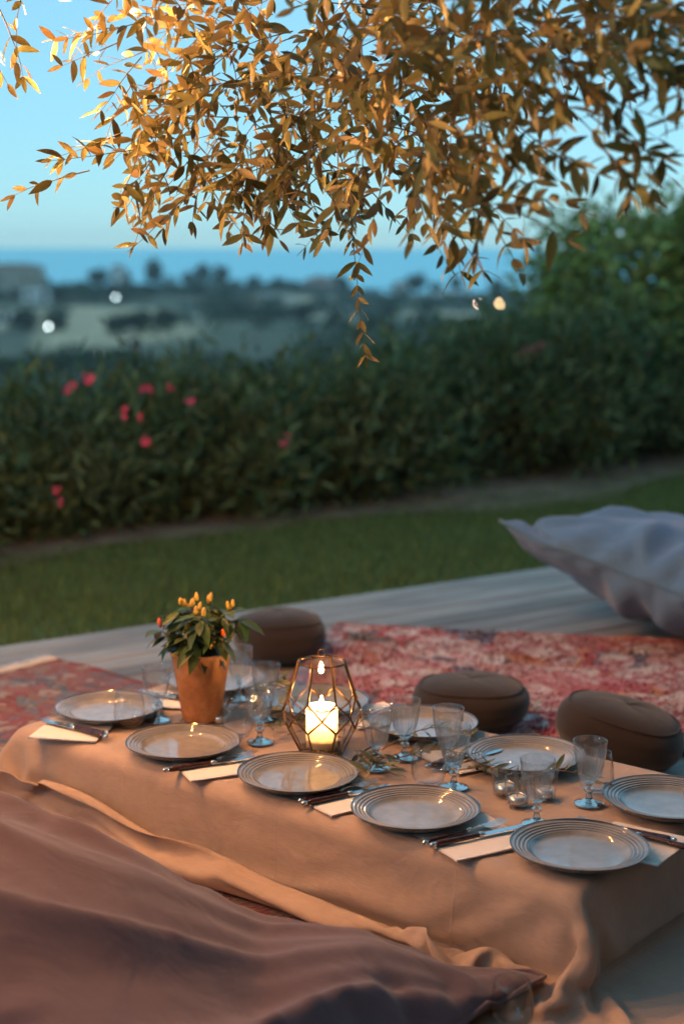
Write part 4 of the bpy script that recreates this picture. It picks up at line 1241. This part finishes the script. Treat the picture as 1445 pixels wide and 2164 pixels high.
# place, turn, width, depth, offset of the cutlery, label, cutlery label
places = [((-.668, 3.722), -.20, .175, .15, 'left table end beside the first plate'), ((-.292, 3.468), .42, .18, .18, 'between the plates before the pot and the lantern'),
          ((.000, 3.262), .62, .185, .185, 'right of the plate before the lantern'), ((.262, 3.018), .50, .19, .19, 'between the two plates at the near corner'),
          ((.588, 2.985), -.62, .175, .175, 'under the right side of the corner plate'), ((.292, 3.512), .55, .17, .17, 'left of the far plate before the tipped pouf'),
          ((-.470, 3.995), -.20, .17, .15, 'behind the left goblet by the pot'), ((.075, 3.850), .5, .17, .17, 'behind the lantern on its right')]
def make_fork():
    root = empty('fork')
    # steel head: neck plus four tines, curved
    v, f = [], []
    def strip(pts, w0, w1, th=.0011):
        for (x0, z0), (x1, z1), a, b in [(p, q, w0 + (w1 - w0) * i / (len(pts) - 1), w0 + (w1 - w0) * (i + 1) / (len(pts) - 1)) for i, (p, q) in enumerate(zip(pts, pts[1:]))]:
            yield x0, z0, x1, z1, a, b
    def add(pts, yc, w, th=.0012):
        i0 = len(v)
        for (x, z), ww in zip(pts, w):
            v.extend([(x, yc - ww, z), (x, yc + ww, z), (x, yc + ww, z + th), (x, yc - ww, z + th)])
        for i in range(len(pts) - 1):
            a = i0 + 4 * i; b = a + 4
            for q in range(4): f.append((a + q, a + (q + 1) % 4, b + (q + 1) % 4, b + q))
        f.append((i0 + 3, i0 + 2, i0 + 1, i0)); e = i0 + 4 * (len(pts) - 1); f.append((e, e + 1, e + 2, e + 3))
    add([(.0, .006), (.02, .0095), (.035, .0085), (.045, .0055), (.056, .004)], 0, [.0034, .0026, .0045, .0105, .0118])
    for y in (-.0100, -.0034, .0034, .0100): add([(.0555, .004), (.075, .0042), (.090, .0065), (.100, .0095)], y, [.0019, .0016, .0014, .0007])
    o = obj('head', v, f, M['steel'], root, False)
    v, f = tube([(-.105, 0, .0055), (-.095, 0, .0058), (-.05, 0, .006), (-.01, 0, .0065), (.0, 0, .0065)], [.0050, .0062, .0052, .0046, .0042], 10); obj('handle', v, f, M['horn'], root)
    v, f = tube([(-.116, 0, .0050), (-.113, 0, .0052), (-.104, 0, .0055)], [.0030, .0054, .0056], 10); obj('end_cap', v, f, M['steel'], root)
    v, f = tube([(-.004, 0, .0065), (.004, 0, .0072), (.010, 0, .0078)], [.0050, .0052, .0028], 10); obj('bolster', v, f, M['steel'], root)
    return root
def make_knife():
    root = empty('knife')
    v, f = [], []
    for (x, y0, y1) in [(0, -.0060, .0055), (.02, -.0085, .006), (.05, -.0095, .0065), (.08, -.0085, .0062), (.098, -.0040, .0055), (.108, .0030, .0045)]:
        v += [(x, y0, .0052), (x, y0, .0056), (x, y1, .0062), (x, y1, .0046)]
    for i in range(5):
        for q in range(4): f.append((4 * i + q, 4 * i + (q + 1) % 4, 4 * i + 4 + (q + 1) % 4, 4 * i + 4 + q))
    f += [(3, 2, 1, 0), (20, 21, 22, 23)]
    obj('blade', v, f, M['steel'], root, False)
    v, f = tube([(-.108, .002, .0055), (-.097, .0015, .006), (-.05, 0, .0062), (-.012, 0, .0062), (0, 0, .006)], [.0054, .0068, .0056, .0050, .0052], 10); obj('handle', v, f, M['horn'], root)
    v, f = tube([(-.120, .0025, .0052), (-.116, .0024, .0054), (-.107, .002, .0055)], [.0034, .0058, .0060], 10); obj('end_cap', v, f, M['steel'], root)
    v, f = tube([(-.004, 0, .0060), (.004, 0, .0060), (.010, 0, .0058)], [.0058, .0058, .0036], 10); obj('bolster', v, f, M['steel'], root)
    return root
fork0, knife0 = make_fork(), make_knife()
# cutlery: angle and offsets on each napkin
cut = [(-.62 + PI, (.00, .012), (.006, -.004), True), (.50, (.004, .012), (-.006, -.014), False), (.60, (-.002, .010), (.016, -.014), False), (.55, (-.006, .012), (.018, -.010), False), (-.62 + PI, (-.015, .055), (.012, .020), True),
       (.62, (.01, .012), (.0, -.02), False), (-.45 + PI, (.02, .01), (.03, -.012), True), (.5, (.0, .01), (.01, -.02), False)]
for k, (((x, y), rz, w, d, lab), (ca, fo, ko, back)) in enumerate(zip(places, cut)):
    o = inst('napkin', make_napkin(k, w, d)); o.location = (x, y, ZT + .0005); o.rotation_euler = (0, 0, rz + TROT * .0)
    tag(o, 'white paper napkin ' + lab, 'napkin', 'white napkins')
    for base, nm, (ox, oy), da in ((fork0, 'fork', fo, .06), (knife0, 'knife', ko, -.03)):
        c = base if k == 0 else copy_tree(base)
        c.location = (x + ox, y + oy, ZT + .0052); c.rotation_euler = (0, 0, ca + da)
        tag(c, f'steel {nm} on the napkin ' + lab, nm, nm + 's laid on the napkins')

# ------------------------------------------------------------------ faceted lantern
def lantern():
    root = thing('glass_lantern', 'faceted clear glass lantern with dark brass edges around the lit candle', 'lantern', (-.048, 3.572, ZT), .02)
    NS = 8
    def ring(r, z, off): return [Vector((r * math.cos(2 * PI * (k + off) / NS - PI / 2 + PI / NS), r * math.sin(2 * PI * (k + off) / NS - PI / 2 + PI / NS), z)) for k in range(NS)]
    base, low, mid, up, top = ring(.054, .006, 0), ring(.085, .066, 0), ring(.0935, .100, .5), ring(.085, .137, 0), ring(.058, .219, 0)
    def bar(a, b, r=.0025):
        v, f = tube([a, b], r, 6); obj('bar', v, f, M['brass'], root)
    def pane(pts):
        c = sum(pts, Vector()) / len(pts)
        pts = [c + (p - c) * .985 for p in pts]
        obj('pane', pts, [tuple(range(len(pts)))] if len(pts) < 5 else [(0, 1, 3, 4), (1, 2, 3)], M['pane'], root, False)
    for k in range(NS):
        n = (k + 1) % NS
        bar(base[k], base[n], .0024); bar(top[k], top[n], .0022); bar(base[k], low[k]); bar(up[k], top[k])
        bar(low[k], mid[k]); bar(mid[k], low[n]); bar(up[k], mid[k]); bar(mid[k], up[n])
        pane([base[k], base[n], low[n], mid[k], low[k]][0:2] + [low[n], low[k]]); obj('pane', [low[k], low[n], mid[k]], [(0, 1, 2)], M['pane'], root, False)
        pane([up[k], up[n], top[n], top[k]]); obj('pane', [up[k], mid[k], up[n]], [(0, 1, 2)], M['pane'], root, False)
        pane([low[k], mid[k], up[k], mid[k - 1]])
    v, f = lathe([(0, .0005), (.055, .0005), (.0565, .003), (.055, .0055), (0, .0055)], 8); o = obj('base_plate', v, f, M['brass'], root, False); o.rotation_euler = (0, 0, PI / 8)
    pts = [(.0085 * math.cos(a), .058 * .92 + .0, .2275 + .0085 * math.sin(a)) for a in np.linspace(0, 2 * PI, 17)]
    v, f = tube(pts, .0011, 5, cap=False); obj('hanging_ring', v, f, M['brass'], root)
    pts = [(.028 + .034 * math.cos(a), -.012 + .030 * math.sin(a), .221 + .006 * math.sin(a * .5)) for a in np.linspace(-2.5, 1.3, 20)]
    v, f = tube(pts, .0008, 5); obj('wire_handle', v, f, M['brass'], root)
    rng = random.Random(5); v, f = [], []
    bm = bmesh.new(); bmesh.ops.create_icosphere(bm, subdivisions=1, radius=1); sv = [q.co.copy() for q in bm.verts]; sf = [[q.index for q in ff.verts] for ff in bm.faces]; bm.free()
    for k in range(150):
        a, r = rng.uniform(0, 2 * PI), .050 * math.sqrt(rng.random()); s = rng.uniform(.0025, .0052); i0 = len(v)
        e = Vector((rng.uniform(.7, 1.3), rng.uniform(.7, 1.3), rng.uniform(.6, 1)))
        hh = .008 + .008 * (r / .05) * rng.random()
        v += [Vector((r * math.cos(a) + q.x * s * e.x, r * math.sin(a) + q.y * s * e.y, hh + q.z * s * e.z)) for q in sv]; f += [tuple(i0 + q for q in t) for t in sf]
    tag(obj('gravel', v, f, M['stone'], root), kind='stuff')
lantern()

def candle():
    root = thing('pillar_candle', 'lit cream pillar candle inside the glass lantern', 'candle', (-.048, 3.572, ZT + .008))
    m, nt, ns, ls, p = mat('cream_wax')
    setp(p, Base_Color=(.82, .70, .50, 1), Roughness=.5)
    tr = N(ns, 'ShaderNodeBsdfTranslucent'); tr.inputs[0].default_value = (.98, .74, .46, 1)
    mx = N(ns, 'ShaderNodeMixShader'); mx.inputs[0].default_value = .45
    ls.new(p.outputs[0], mx.inputs[1]); ls.new(tr.outputs[0], mx.inputs[2]); ls.new(mx.outputs[0], ns['Material Output'].inputs[0])
    rf = lambda r, z, a: r * (1 + .006 * math.sin(2 * a + z * 30) + .008 * nz(math.cos(a) * 2, math.sin(a) * 2, z * 20))
    v, f = lathe([(0, 0), (.0355, 0), (.0368, .003), (.0372, .05), (.0370, .099), (.0360, .1035), (.0345, .103), (.0330, .097)], 48, rf); obj('wax', v, f, m, root)
    v, f = lathe([(.0327, .0322), (0, .0322)], 32, None); obj('wax_pool', v, f, M['wax_white'], root)
    v, f = tube([(0, 0, .030), (0, 0, .080), (.001, 0, .088), (.003, 0, .092)], .0012, 6); obj('wick', v, f, M['cable'], root)
    fv, ff = lathe([(0, .086), (.0035, .089), (.0060, .096), (.0057, .104), (.0038, .114), (.0016, .123), (0, .129)], 16); obj('flame', fv, ff, emitter('candle_flame', (1, .60, .26), 1500), root)
candle()

# ------------------------------------------------------------------ potted ornamental pepper
def leaf_variant(name, L, Wd, curl, fold, m, n=5, wave=0.0):
    """lance leaf along +x, midrib, bent tip; about 16 triangles."""
    v, f = [], []
    for i in range(n + 1):
        u = i / n; w = Wd * .5 * (math.sin(PI * min(1, u * .96 + .04)) ** .8) * (1 - .25 * u) * 1.12
        x = L * u; z = -curl * L * u * u
        if i == n: w = Wd * .01
        v += [(x, -w, z + fold * w + wave * math.sin(u * 7)), (x, 0, z), (x, w, z + fold * w - wave * math.sin(u * 7))]
    for i in range(n):
        a = 3 * i; f += [(a, a + 1, a + 4, a + 3), (a + 1, a + 2, a + 5, a + 4)]
    f = [q[::-1] for q in f]
    return mesh_data(name, v, f, m)

def orient(p, d, roll, s=1.0, up=Vector((0, 0, 1))):
    x = Vector(d).normalized(); y = up.cross(x)
    if y.length < .05: y = Vector((0, 1, 0)).cross(x)
    y.normalize(); z = x.cross(y)
    m3 = Matrix((x, y, z)).transposed() @ Matrix.Rotation(roll, 3, 'X')
    return Matrix.Translation(p) @ m3.to_4x4() @ Matrix.Scale(s, 4)

def terracotta():
    m, nt, ns, ls, p = mat('old_terracotta')
    tc = N(ns, 'ShaderNodeTexCoord')
    t = N(ns, 'ShaderNodeTexNoise'); t.inputs['Scale'].default_value = 14; t.inputs['Detail'].default_value = 8; t.inputs['Roughness'].default_value = .7; ls.new(tc.outputs['Object'], t.inputs['Vector'])
    r = ramp(ns, [(.28, (.24, .095, .035)), (.5, (.40, .165, .062)), (.66, (.50, .26, .12)), (.78, (.58, .42, .29))]); ls.new(t.outputs['Fac'], r.inputs[0]); ls.new(r.outputs[0], p.inputs['Base Color'])
    t2 = N(ns, 'ShaderNodeTexNoise'); t2.inputs['Scale'].default_value = 130; ls.new(tc.outputs['Object'], t2.inputs['Vector'])
    b = N(ns, 'ShaderNodeBump'); b.inputs['Strength'].default_value = .3; b.inputs['Distance'].default_value = .002; ls.new(t2.outputs['Fac'], b.inputs['Height']); ls.new(b.outputs[0], p.inputs['Normal']); setp(p, Roughness=.85)
    return m

def potted_pepper():
    root = thing('potted_plant', 'ornamental pepper with upright yellow fruits in a tapered terracotta pot', 'potted plant', (-.356, 3.829, ZT))
    rf = lambda r, z, a: r * (1 + .006 * nz(math.cos(a), math.sin(a), z * 9) + .002 * math.sin(z * 260))
    v, f = lathe([(0, .001), (.046, .001), (.049, .004), (.053, .03), (.0655, .115), (.0735, .163), (.0775, .172), (.0785, .178), (.0765, .182), (.0725, .180), (.0690, .168), (.064, .150)], 64, rf); obj('pot', v, f, terracotta(), root)
    v, f = lathe([(.067, .160), (.04, .166), (0, .168)], 32, lambda r, z, a: r * (1 + .03 * nz(a, z))); obj('soil', v, f, M['soil'], root)
    rng = random.Random(12)
    lv = [leaf_variant('leaf', .052, .021, .25, .25, M['pepper_leaf'], 5), leaf_variant('leaf', .043, .018, .10, .3, M['pepper_leaf'], 5), leaf_variant('leaf', .060, .024, .45, .2, M['pepper_leaf'], 5)]
    pep = {}
    for key in ('pepper_y', 'pepper_o'):
        v, f = lathe([(0, 0), (.0035, .0005), (.0058, .004), (.0062, .010), (.0050, .017), (.0028, .0225), (0, .0250)], 10); pep[key] = mesh_data('fruit', v, f, M[key])
    v, f = lathe([(0, -.001), (.0032, -.001), (.0038, .002), (0, .0022)], 8); cap = mesh_data('calyx', v, f, M['stem'])
    tips = []
    # main stem and boughs: a domed head and one bough low on the left
    boughs = [((.0, 0, .165), (.005, .0, .235), (-.01, .01, .292)), ((.0, 0, .18), (-.03, .01, .25), (-.052, .0, .284)), ((.005, 0, .18), (.04, .01, .25), (.064, .0, .280)), ((0, 0, .18), (.0, -.035, .245), (.005, -.045, .280)),
              ((0, 0, .18), (.01, .035, .25), (.02, .045, .288)), ((0, -.005, .175), (-.055, -.01, .205), (-.100, -.005, .232)), ((.0, -.01, .175), (.03, -.03, .21), (.05, -.035, .225)), ((.0, 0, .19), (.07, .0, .245), (.098, .005, .262)), ((0, 0, .18), (-.03, -.03, .22), (-.04, -.04, .238)), ((0, 0, .175), (-.04, .03, .23), (-.05, .05, .272)), ((0, 0, .175), (.0, -.03, .20), (-.01, -.05, .212))]
    for b in boughs:
        P = [Vector(q) for q in b]
        v, f = tube([P[0], P[0].lerp(P[1], .5), P[1], P[1].lerp(P[2], .5), P[2]], [.0034, .003, .0024, .002, .0014], 6); obj('stem', v, f, M['stem'], root)
        for k in range(20):
            u = .32 + .68 * k / 19
            q = P[0].lerp(P[1], u * 2) if u < .5 else P[1].lerp(P[2], u * 2 - 1)
            a = rng.uniform(0, 2 * PI); d = Vector((math.cos(a), math.sin(a), rng.uniform(-.75, .25)))
            inst('leaf', rng.choice(lv), root, orient(q + d * .006, d, rng.uniform(-.4, .4), rng.uniform(.8, 1.35)))
        tips.append(P[2])
    def fruit(p, key, tilt, s):
        o = inst('fruit', pep[key], root, orient(p, (tilt[0], tilt[1], 1), 0, s) @ Matrix.Rotation(PI / 2, 4, 'Y'))
        inst('calyx', cap, o)
    spots = []
    for t, n in zip(tips, (4, 3, 3, 3, 3, 1, 2, 1, 1, 2, 1)):
        for k in range(n):
            spots.append(t + Vector((rng.uniform(-.018, .018), rng.uniform(-.015, .015), rng.uniform(-.004, .016))))
    for k, q in enumerate(spots):
        fruit(q, 'pepper_o' if k in (16, 17) else 'pepper_y', (rng.uniform(-.25, .25), rng.uniform(-.25, .25)), rng.uniform(.75, 1.1))
    for q in ((-.034, -.05, .196), (-.024, -.052, .192), (.030, -.05, .196), (.040, -.048, .198), (.012, -.055, .225), (.034, -.045, .21)):
        fruit(Vector(q), 'pepper_o' if q[0] == .034 else 'pepper_y', (0, -.1), .8)
potted_pepper()

# ------------------------------------------------------------------ olive sprigs on the cloth
sprig_leaves = [leaf_variant('leaf', .050, .0125, .12, .3, M['sprig_leaf'], 5), leaf_variant('leaf', .042, .0115, -.12, .3, M['sprig_leaf'], 5), leaf_variant('leaf', .056, .013, .22, .25, M['sprig_leaf'], 5)]
def sprig(lab, p, ang, L, seed, lift=.018, npair=8, olive=0):
    rng = random.Random(seed)
    root = thing('olive_sprig', lab, 'olive sprig', (p[0], p[1], ZT), ang, group='cut olive sprigs on the cloth')
    pts = [Vector((L * u, .03 * math.sin(u * 3 + seed), .004 + lift * math.sin(PI * u) + .4 * lift * u)) for u in np.linspace(0, 1, 9)]
    v, f = tube(pts, [.0017 - .0009 * k / 8 for k in range(9)], 5); obj('stem', v, f, M['twig'], root)
    for k in range(npair):
        u = .15 + .85 * k / npair; q = pts[min(7, int(u * 8))].lerp(pts[min(8, int(u * 8) + 1)], u * 8 - int(u * 8))
        for s in (-1, 1):
            d = Vector((.6 + rng.uniform(-.3, .3), s * rng.uniform(.5, 1), rng.uniform(-.05, .75)))
            inst('leaf', rng.choice(sprig_leaves), root, orient(q, d, rng.uniform(-.9, .9), rng.uniform(.7, 1.05)))
    inst('leaf', sprig_leaves[0], root, orient(pts[-1], (1, 0, .2), .2, .8))
    for k in range(olive):
        q = pts[2 + k]; bm = bmesh.new(); bmesh.ops.create_icosphere(bm, subdivisions=2, radius=.0055); me = bpy.data.meshes.new('olive'); bm.to_mesh(me); bm.free(); me.materials.append(M['stem']); me.shade_smooth()
        inst('olive', me, root, Matrix.Translation(q + Vector((0, .008 * (-1) ** k, -.002))))
sprig('olive sprig at the foot of the terracotta pot', (-.40, 3.775), .35, .22, 1, .02, 9)
sprig('olive sprig between the goblet and the lantern, on their left', (-.215, 3.70), -.25, .20, 2, .03, 9)
sprig('olive sprig leaning up behind the goblets left of the lantern', (-.22, 3.735), .55, .16, 3, .055, 7)
sprig('olive sprig with dark leaves pointing at the fork before the lantern', (.17, 3.46), PI + .75, .20, 4, .025, 8)
sprig('olive sprig behind the goblet with the candle glint', (.10, 3.60), -.15, .22, 5, .04, 10)
sprig('olive sprig under the rear goblet in the table middle', (.12, 3.50), -.55, .24, 6, .03, 10, 1)
sprig('olive sprig trailing with green olives towards the tea light cups', (.24, 3.40), -.55, .22, 7, .018, 8, 3)
sprig('olive sprig behind the tea light cups', (.40, 3.33), -.15, .20, 8, .03, 8, 1)
sprig('olive sprig lying across the cloth right of the lantern foot', (.02, 3.52), -.9, .18, 9, .02, 8)
sprig('olive sprig behind the lantern, half seen through its panes', (-.13, 3.70), -.2, .24, 10, .03, 9)
sprig('olive sprig standing up among the goblets by the pot', (-.25, 3.80), .2, .15, 11, .08, 6)

# ------------------------------------------------------------------ festoon lights strung through the olive tree
BULBS = [(-.665, 3.90, 2.035), (-.96, 3.58, 1.95), (-1.30, 3.25, 1.86), (-1.80, 2.55, 1.76), (-2.15, 1.80, 1.74)]
def festoon():
    root = thing('festoon_lights', 'string of warm lit bulbs hung through the olive branches, upper left', 'string lights', (-.66, 3.9, 0))
    o0 = Vector((-.66, 3.9, 0))
    glow = emitter('warm_bulb_glow', (1, .41, .10), BULB_E)
    path = [Vector((.15, 4.75, 2.40))] + [Vector(b) + Vector((0, 0, .085)) for b in BULBS] + [Vector((-1.9, -.2, 2.5)), Vector((-2.2, -2.6, 3.2))]
    pts = []
    for a, b in zip(path, path[1:]):
        for k in range(10):
            u = k / 10; p = a.lerp(b, u); p.z -= .07 * 4 * u * (1 - u) * .6; pts.append(p - o0)
    v, f = tube(pts, .0035, 6); obj('cable', v, f, M['cable'], root)
    gv, gf = lathe([(0, -.034), (.012, -.032), (.022, -.025), (.0285, -.012), (.030, 0), (.027, .012), (.019, .024), (.0135, .032), (.0125, .036), (0, .036)], 24)
    gm = mesh_data('bulb', gv, gf, glow)
    sv, sf = lathe([(0, .034), (.0145, .034), (.0155, .038), (.0155, .066), (.011, .072), (.008, .086), (0, .088)], 16)
    sm = mesh_data('socket', sv, sf, M['cable'])
    for b in BULBS:
        s = inst('socket', sm, root, Matrix.Translation(Vector(b) - o0)); inst('bulb', gm, s)
BULB_E = 1850
festoon()

# ------------------------------------------------------------------ olive tree: trunk beside the frame, boughs hanging into it
def olive_tree():
    rng = random.Random(77)
    base = Vector((2.05, 3.75, 0))
    root = thing('olive_tree', 'olive tree whose hanging leafy boughs fill the top of the picture', 'tree', base)
    L2 = lambda p: Vector(p) - base
    def limb(name, pts, r0, r1, seg=8):
        P = [Vector(p) for p in pts]; n = len(P)
        Q = []
        for i in range(n - 1):
            for k in range(4): Q.append(P[i].lerp(P[i + 1], k / 4) + Vector((rng.uniform(-1, 1), rng.uniform(-1, 1), rng.uniform(-1, 1))) * .012)
        Q.append(P[-1])
        v, f = tube([L2(q) for q in Q], [r0 + (r1 - r0) * i / (len(Q) - 1) for i in range(len(Q))], seg); obj(name, v, f, M['bark'], root)
    limb('trunk', [base, base + Vector((.05, .02, .7)), base + Vector((-.06, .05, 1.4)), base + Vector((-.12, 0, 2.0))], .16, .10, 14)
    crotch = base + Vector((-.12, 0, 2.0))
    limb('limb', [crotch, (1.3, 3.6, 2.45), (.6, 3.45, 2.62), (-.1, 3.5, 2.52), (-.5, 3.6, 2.36)], .075, .012)
    limb('limb', [crotch, (1.4, 3.1, 2.42), (.9, 2.8, 2.42), (.3, 2.7, 2.30)], .06, .012)
    limb('limb', [crotch, (1.7, 3.1, 2.4), (1.2, 2.5, 2.28), (.75, 2.4, 2.05)], .05, .010)
    limb('limb', [crotch, (2.1, 4.4, 2.8), (1.6, 5.0, 3.2)], .06, .02)
    limb('limb', [crotch, (2.5, 3.2, 2.8), (2.8, 2.6, 3.2)], .06, .02)
    shapes = []
    for (L, Wd, cu, fo) in ((.060, .0180, .16, .22), (.052, .0170, -.08, .28), (.066, .0185, .30, .2), (.044, .0155, .05, .3)):
        shapes.append(leaf_variant('leaf', L, Wd, cu, fo, M['olive_leaf'], 5))
    leaves = []          # (matrix, shape)
    def twig(p0, d, L, droop, pair, s=1.0, rad=.0016, straight=False):
        p, d = Vector(p0), Vector(d).normalized()
        n = max(4, int(L / .026)); step = L / n; pts = [p.copy()]
        for k in range(n):
            if not straight: d = (d + Vector((rng.gauss(0, .07), rng.gauss(0, .07), rng.gauss(0, .05) - droop * step))).normalized()
            p = p + d * step; pts.append(p.copy())
            a = rng.uniform(0, PI) if not straight else (k % 2) * PI / 2 + .3
            e = d.orthogonal().normalized(); q = d.cross(e)
            for sg in (1, -1):
                if rng.random() > pair: continue
                o = (e * math.cos(a) + q * math.sin(a)) * sg
                ld = o * rng.uniform(.6, 1.1) + d * rng.uniform(.25, 1.0) + Vector((0, 0, rng.uniform(-.35, .25)))
                leaves.append((orient(p, ld, rng.uniform(-1.5, 1.5), s * rng.uniform(.7, 1.12) * (1 - .35 * (k / n) ** 3)), rng.randrange(4)))
        leaves.append((orient(p, d, rng.uniform(-1, 1), s * .7), 1))
        v, f = tube([L2(q) for q in pts], [rad * (1 - .7 * k / n) for k in range(n + 1)], 4, cap=False); obj('twig', v, f, M['twig'], root)
    # hanging sprig in sharp focus below the bough
    a, b = at(738, 430, 3.55), at(770, 752, 3.50)
    twig(at(720, 330, 3.56), a - at(720, 330, 3.56), .12, 0, .9)
    twig(a, b - a, (b - a).length, 0, .95, .82, .0013, True)
    # single sprigs that make the outline: photo start, end, depths
    for (x0, y0, d0, x1, y1, d1) in [(330, 310, 3.5, 110, 350, 3.45), (190, 360, 3.45, 25, 395, 3.42), (330, 330, 3.5, 240, 420, 3.4), (440, 380, 3.4, 480, 515, 3.35), (520, 380, 3.5, 500, 500, 3.45), (640, 380, 3.5, 690, 490, 3.5),
                                     (560, 330, 3.4, 640, 470, 3.4), (780, 400, 3.6, 880, 480, 3.6), (860, 340, 3.0, 1010, 540, 2.9), (940, 330, 2.8, 1090, 530, 2.75), (880, 300, 2.8, 960, 480, 2.8), (980, 430, 2.6, 1220, 445, 2.5), (1090, 260, 2.7, 1200, 350, 2.6),
                                     (1150, 180, 2.6, 1345, 390, 2.5), (1240, 240, 2.6, 1400, 330, 2.55), (1300, 80, 2.6, 1440, 190, 2.5), (1180, 130, 2.6, 1330, 250, 2.55), (1300, -60, 2.6, 1440, 110, 2.5), (1000, 200, 2.7, 1120, 330, 2.65), (1100, 60, 2.7, 1260, 190, 2.6),
                                     (360, 30, 3.6, 150, 110, 3.5), (250, 90, 3.6, 130, 140, 3.55), (60, -60, 3.3, 20, 130, 3.3), (0, 20, 3.4, 70, 160, 3.4), (300, 120, 3.6, 210, 235, 3.55), (-40, 60, 3.4, 10, 180, 3.4), (260, 280, 3.5, 130, 330, 3.45), (420, 400, 3.5, 400, 470, 3.45), (300, 380, 3.5, 270, 440, 3.5)]:
        A, B = at(x0, y0, d0), at(x1, y1, d1)
        twig(A, B - A, (B - A).length, .25, .85)
        if d1 < 3.2:
            for q in range(2):
                C0 = A.lerp(B, rng.uniform(.2, .7)); twig(C0, (B - A).normalized() + Vector((rng.uniform(-.6, .6), rng.uniform(-.5, .5), rng.uniform(-.7, .3))), .11, .5, .8)
    # bodies of leaf: photo place, depth, spread, number of twigs, lean
    for (cx, cy_, dp, rx, ry, rd, n, lx, ly) in [(400, 70, 3.65, 150, 100, .16, 26, -.3, -.5), (420, 240, 3.55, 150, 70, .14, 24, -.5, -.5), (500, 340, 3.50, 150, 60, .12, 24, -.1, -.7), (640, 280, 3.50, 130, 90, .15, 26, .1, -.6),
                                                 (620, 90, 3.55, 170, 110, .18, 34, 0, -.5), (820, 70, 3.20, 150, 110, .30, 44, 0, -.5), (820, 260, 3.10, 120, 90, .15, 24, .2, -.6), (960, 100, 2.90, 150, 100, .30, 34, .2, -.4), (960, 290, 2.75, 90, 70, .12, 11, .2, -.6),
                                                 (1130, 40, 2.75, 140, 80, .26, 26, .5, -.3), (1310, 10, 2.65, 120, 60, .2, 12, .6, -.4), (720, 380, 3.55, 60, 30, .1, 6, .1, -.7), (1230, 130, 2.6, 70, 60, .1, 5, .6, -.4),
                                                 (600, -140, 3.5, 420, 90, .35, 46, 0, -.3), (1150, -150, 2.8, 350, 90, .35, 56, .2, -.3)]:
        for k in range(n):
            p = at(cx + rng.uniform(-1, 1) * rx, cy_ + rng.uniform(-1, 1) * ry, dp + rng.uniform(-1, 1) * rd)
            a = rng.uniform(0, 2 * PI)
            d = Vector((lx + .9 * math.cos(a), .7 * math.sin(a), ly + rng.uniform(-.5, .5)))
            twig(p, d, rng.uniform(.10, .22), 1.2, .72, 1.0)
    # the 300 leaves showing largest become leaves of their own, the rest one mass
    def score(m):
        p = m.translation; e = p - Vector((0, 0, CZ)); x = 722.5 + e.x / e.y * FPX; y = HORIZON - e.z / e.y * FPX
        vis = -80 < x < 1525 and -20 < y < 800
        lone = (y > 380) or x < 250 or x > 1050
        return (vis, lone + rng.random() * .8)
    leaves.sort(key=lambda t: score(t[0]), reverse=True)
    inv = Matrix.Translation(-base)
    for m, s in leaves[:300]: inst('leaf', shapes[s], root, inv @ m)
    src = []
    for sh in shapes:
        v = np.array([tuple(q.co) for q in sh.vertices]); f = np.array([tuple(q.vertices) for q in sh.polygons]); src.append((v, f))
    VV, FF, n0 = [], [], 0
    for m, s in leaves[300:]:
        v, f = src[s]; mm = np.array(inv @ m)
        VV.append(v @ mm[:3, :3].T + mm[:3, 3]); FF.append(f + n0); n0 += len(v)
    me = np_mesh('foliage', np.concatenate(VV), np.concatenate(FF), M['olive_leaf'], True)
    tag(inst('foliage', me, root), kind='stuff')
    # upper crown over the table, beyond the top of the frame
    r2 = np.random.default_rng(3); n = 14000
    P, out = clumpy_crown(r2, n, (.9 - base.x, 3.4 - base.y, 3.05), (2.1, 1.5, .55), 60, .16, .8, .2)
    me = leaf_cloud('crown', P, out + rand_dirs(r2, n), rand_dirs(r2, n) + np.array([0, 0, .5]), r2.uniform(.04, .065, n), r2.uniform(.012, .017, n), M['olive_leaf'])
    tag(inst('crown', me, root), kind='stuff')
    P, out = clumpy_crown(r2, n, (1.75 - base.x, 2.2 - base.y, 3.0), (1.7, 1.5, .55), 60, .17, .8, .2)
    me = leaf_cloud('crown', P, out + rand_dirs(r2, n), rand_dirs(r2, n) + np.array([0, 0, .5]), r2.uniform(.045, .07, n), r2.uniform(.014, .02, n), M['olive_leaf'])
    tag(inst('crown', me, root), kind='stuff')
    n = 5000
    P, out = clumpy_crown(r2, n, (-1.0 - base.x, 2.55 - base.y, 2.22), (.26, .75, .28), 30, .09, .8, .2)     # unseen leaf mass added left of the frame, shades right boughs from the bulbs
    me = leaf_cloud('crown', P, out + rand_dirs(r2, n), rand_dirs(r2, n) + np.array([0, 0, .3]), r2.uniform(.045, .07, n), r2.uniform(.014, .02, n), M['olive_leaf'])
    tag(inst('crown', me, root), kind='stuff')
    limb('limb', [(-.1, 3.5, 2.52), (-.6, 3.1, 2.5), (-1.0, 2.6, 2.35), (-1.05, 2.0, 2.25)], .02, .006)
olive_tree()
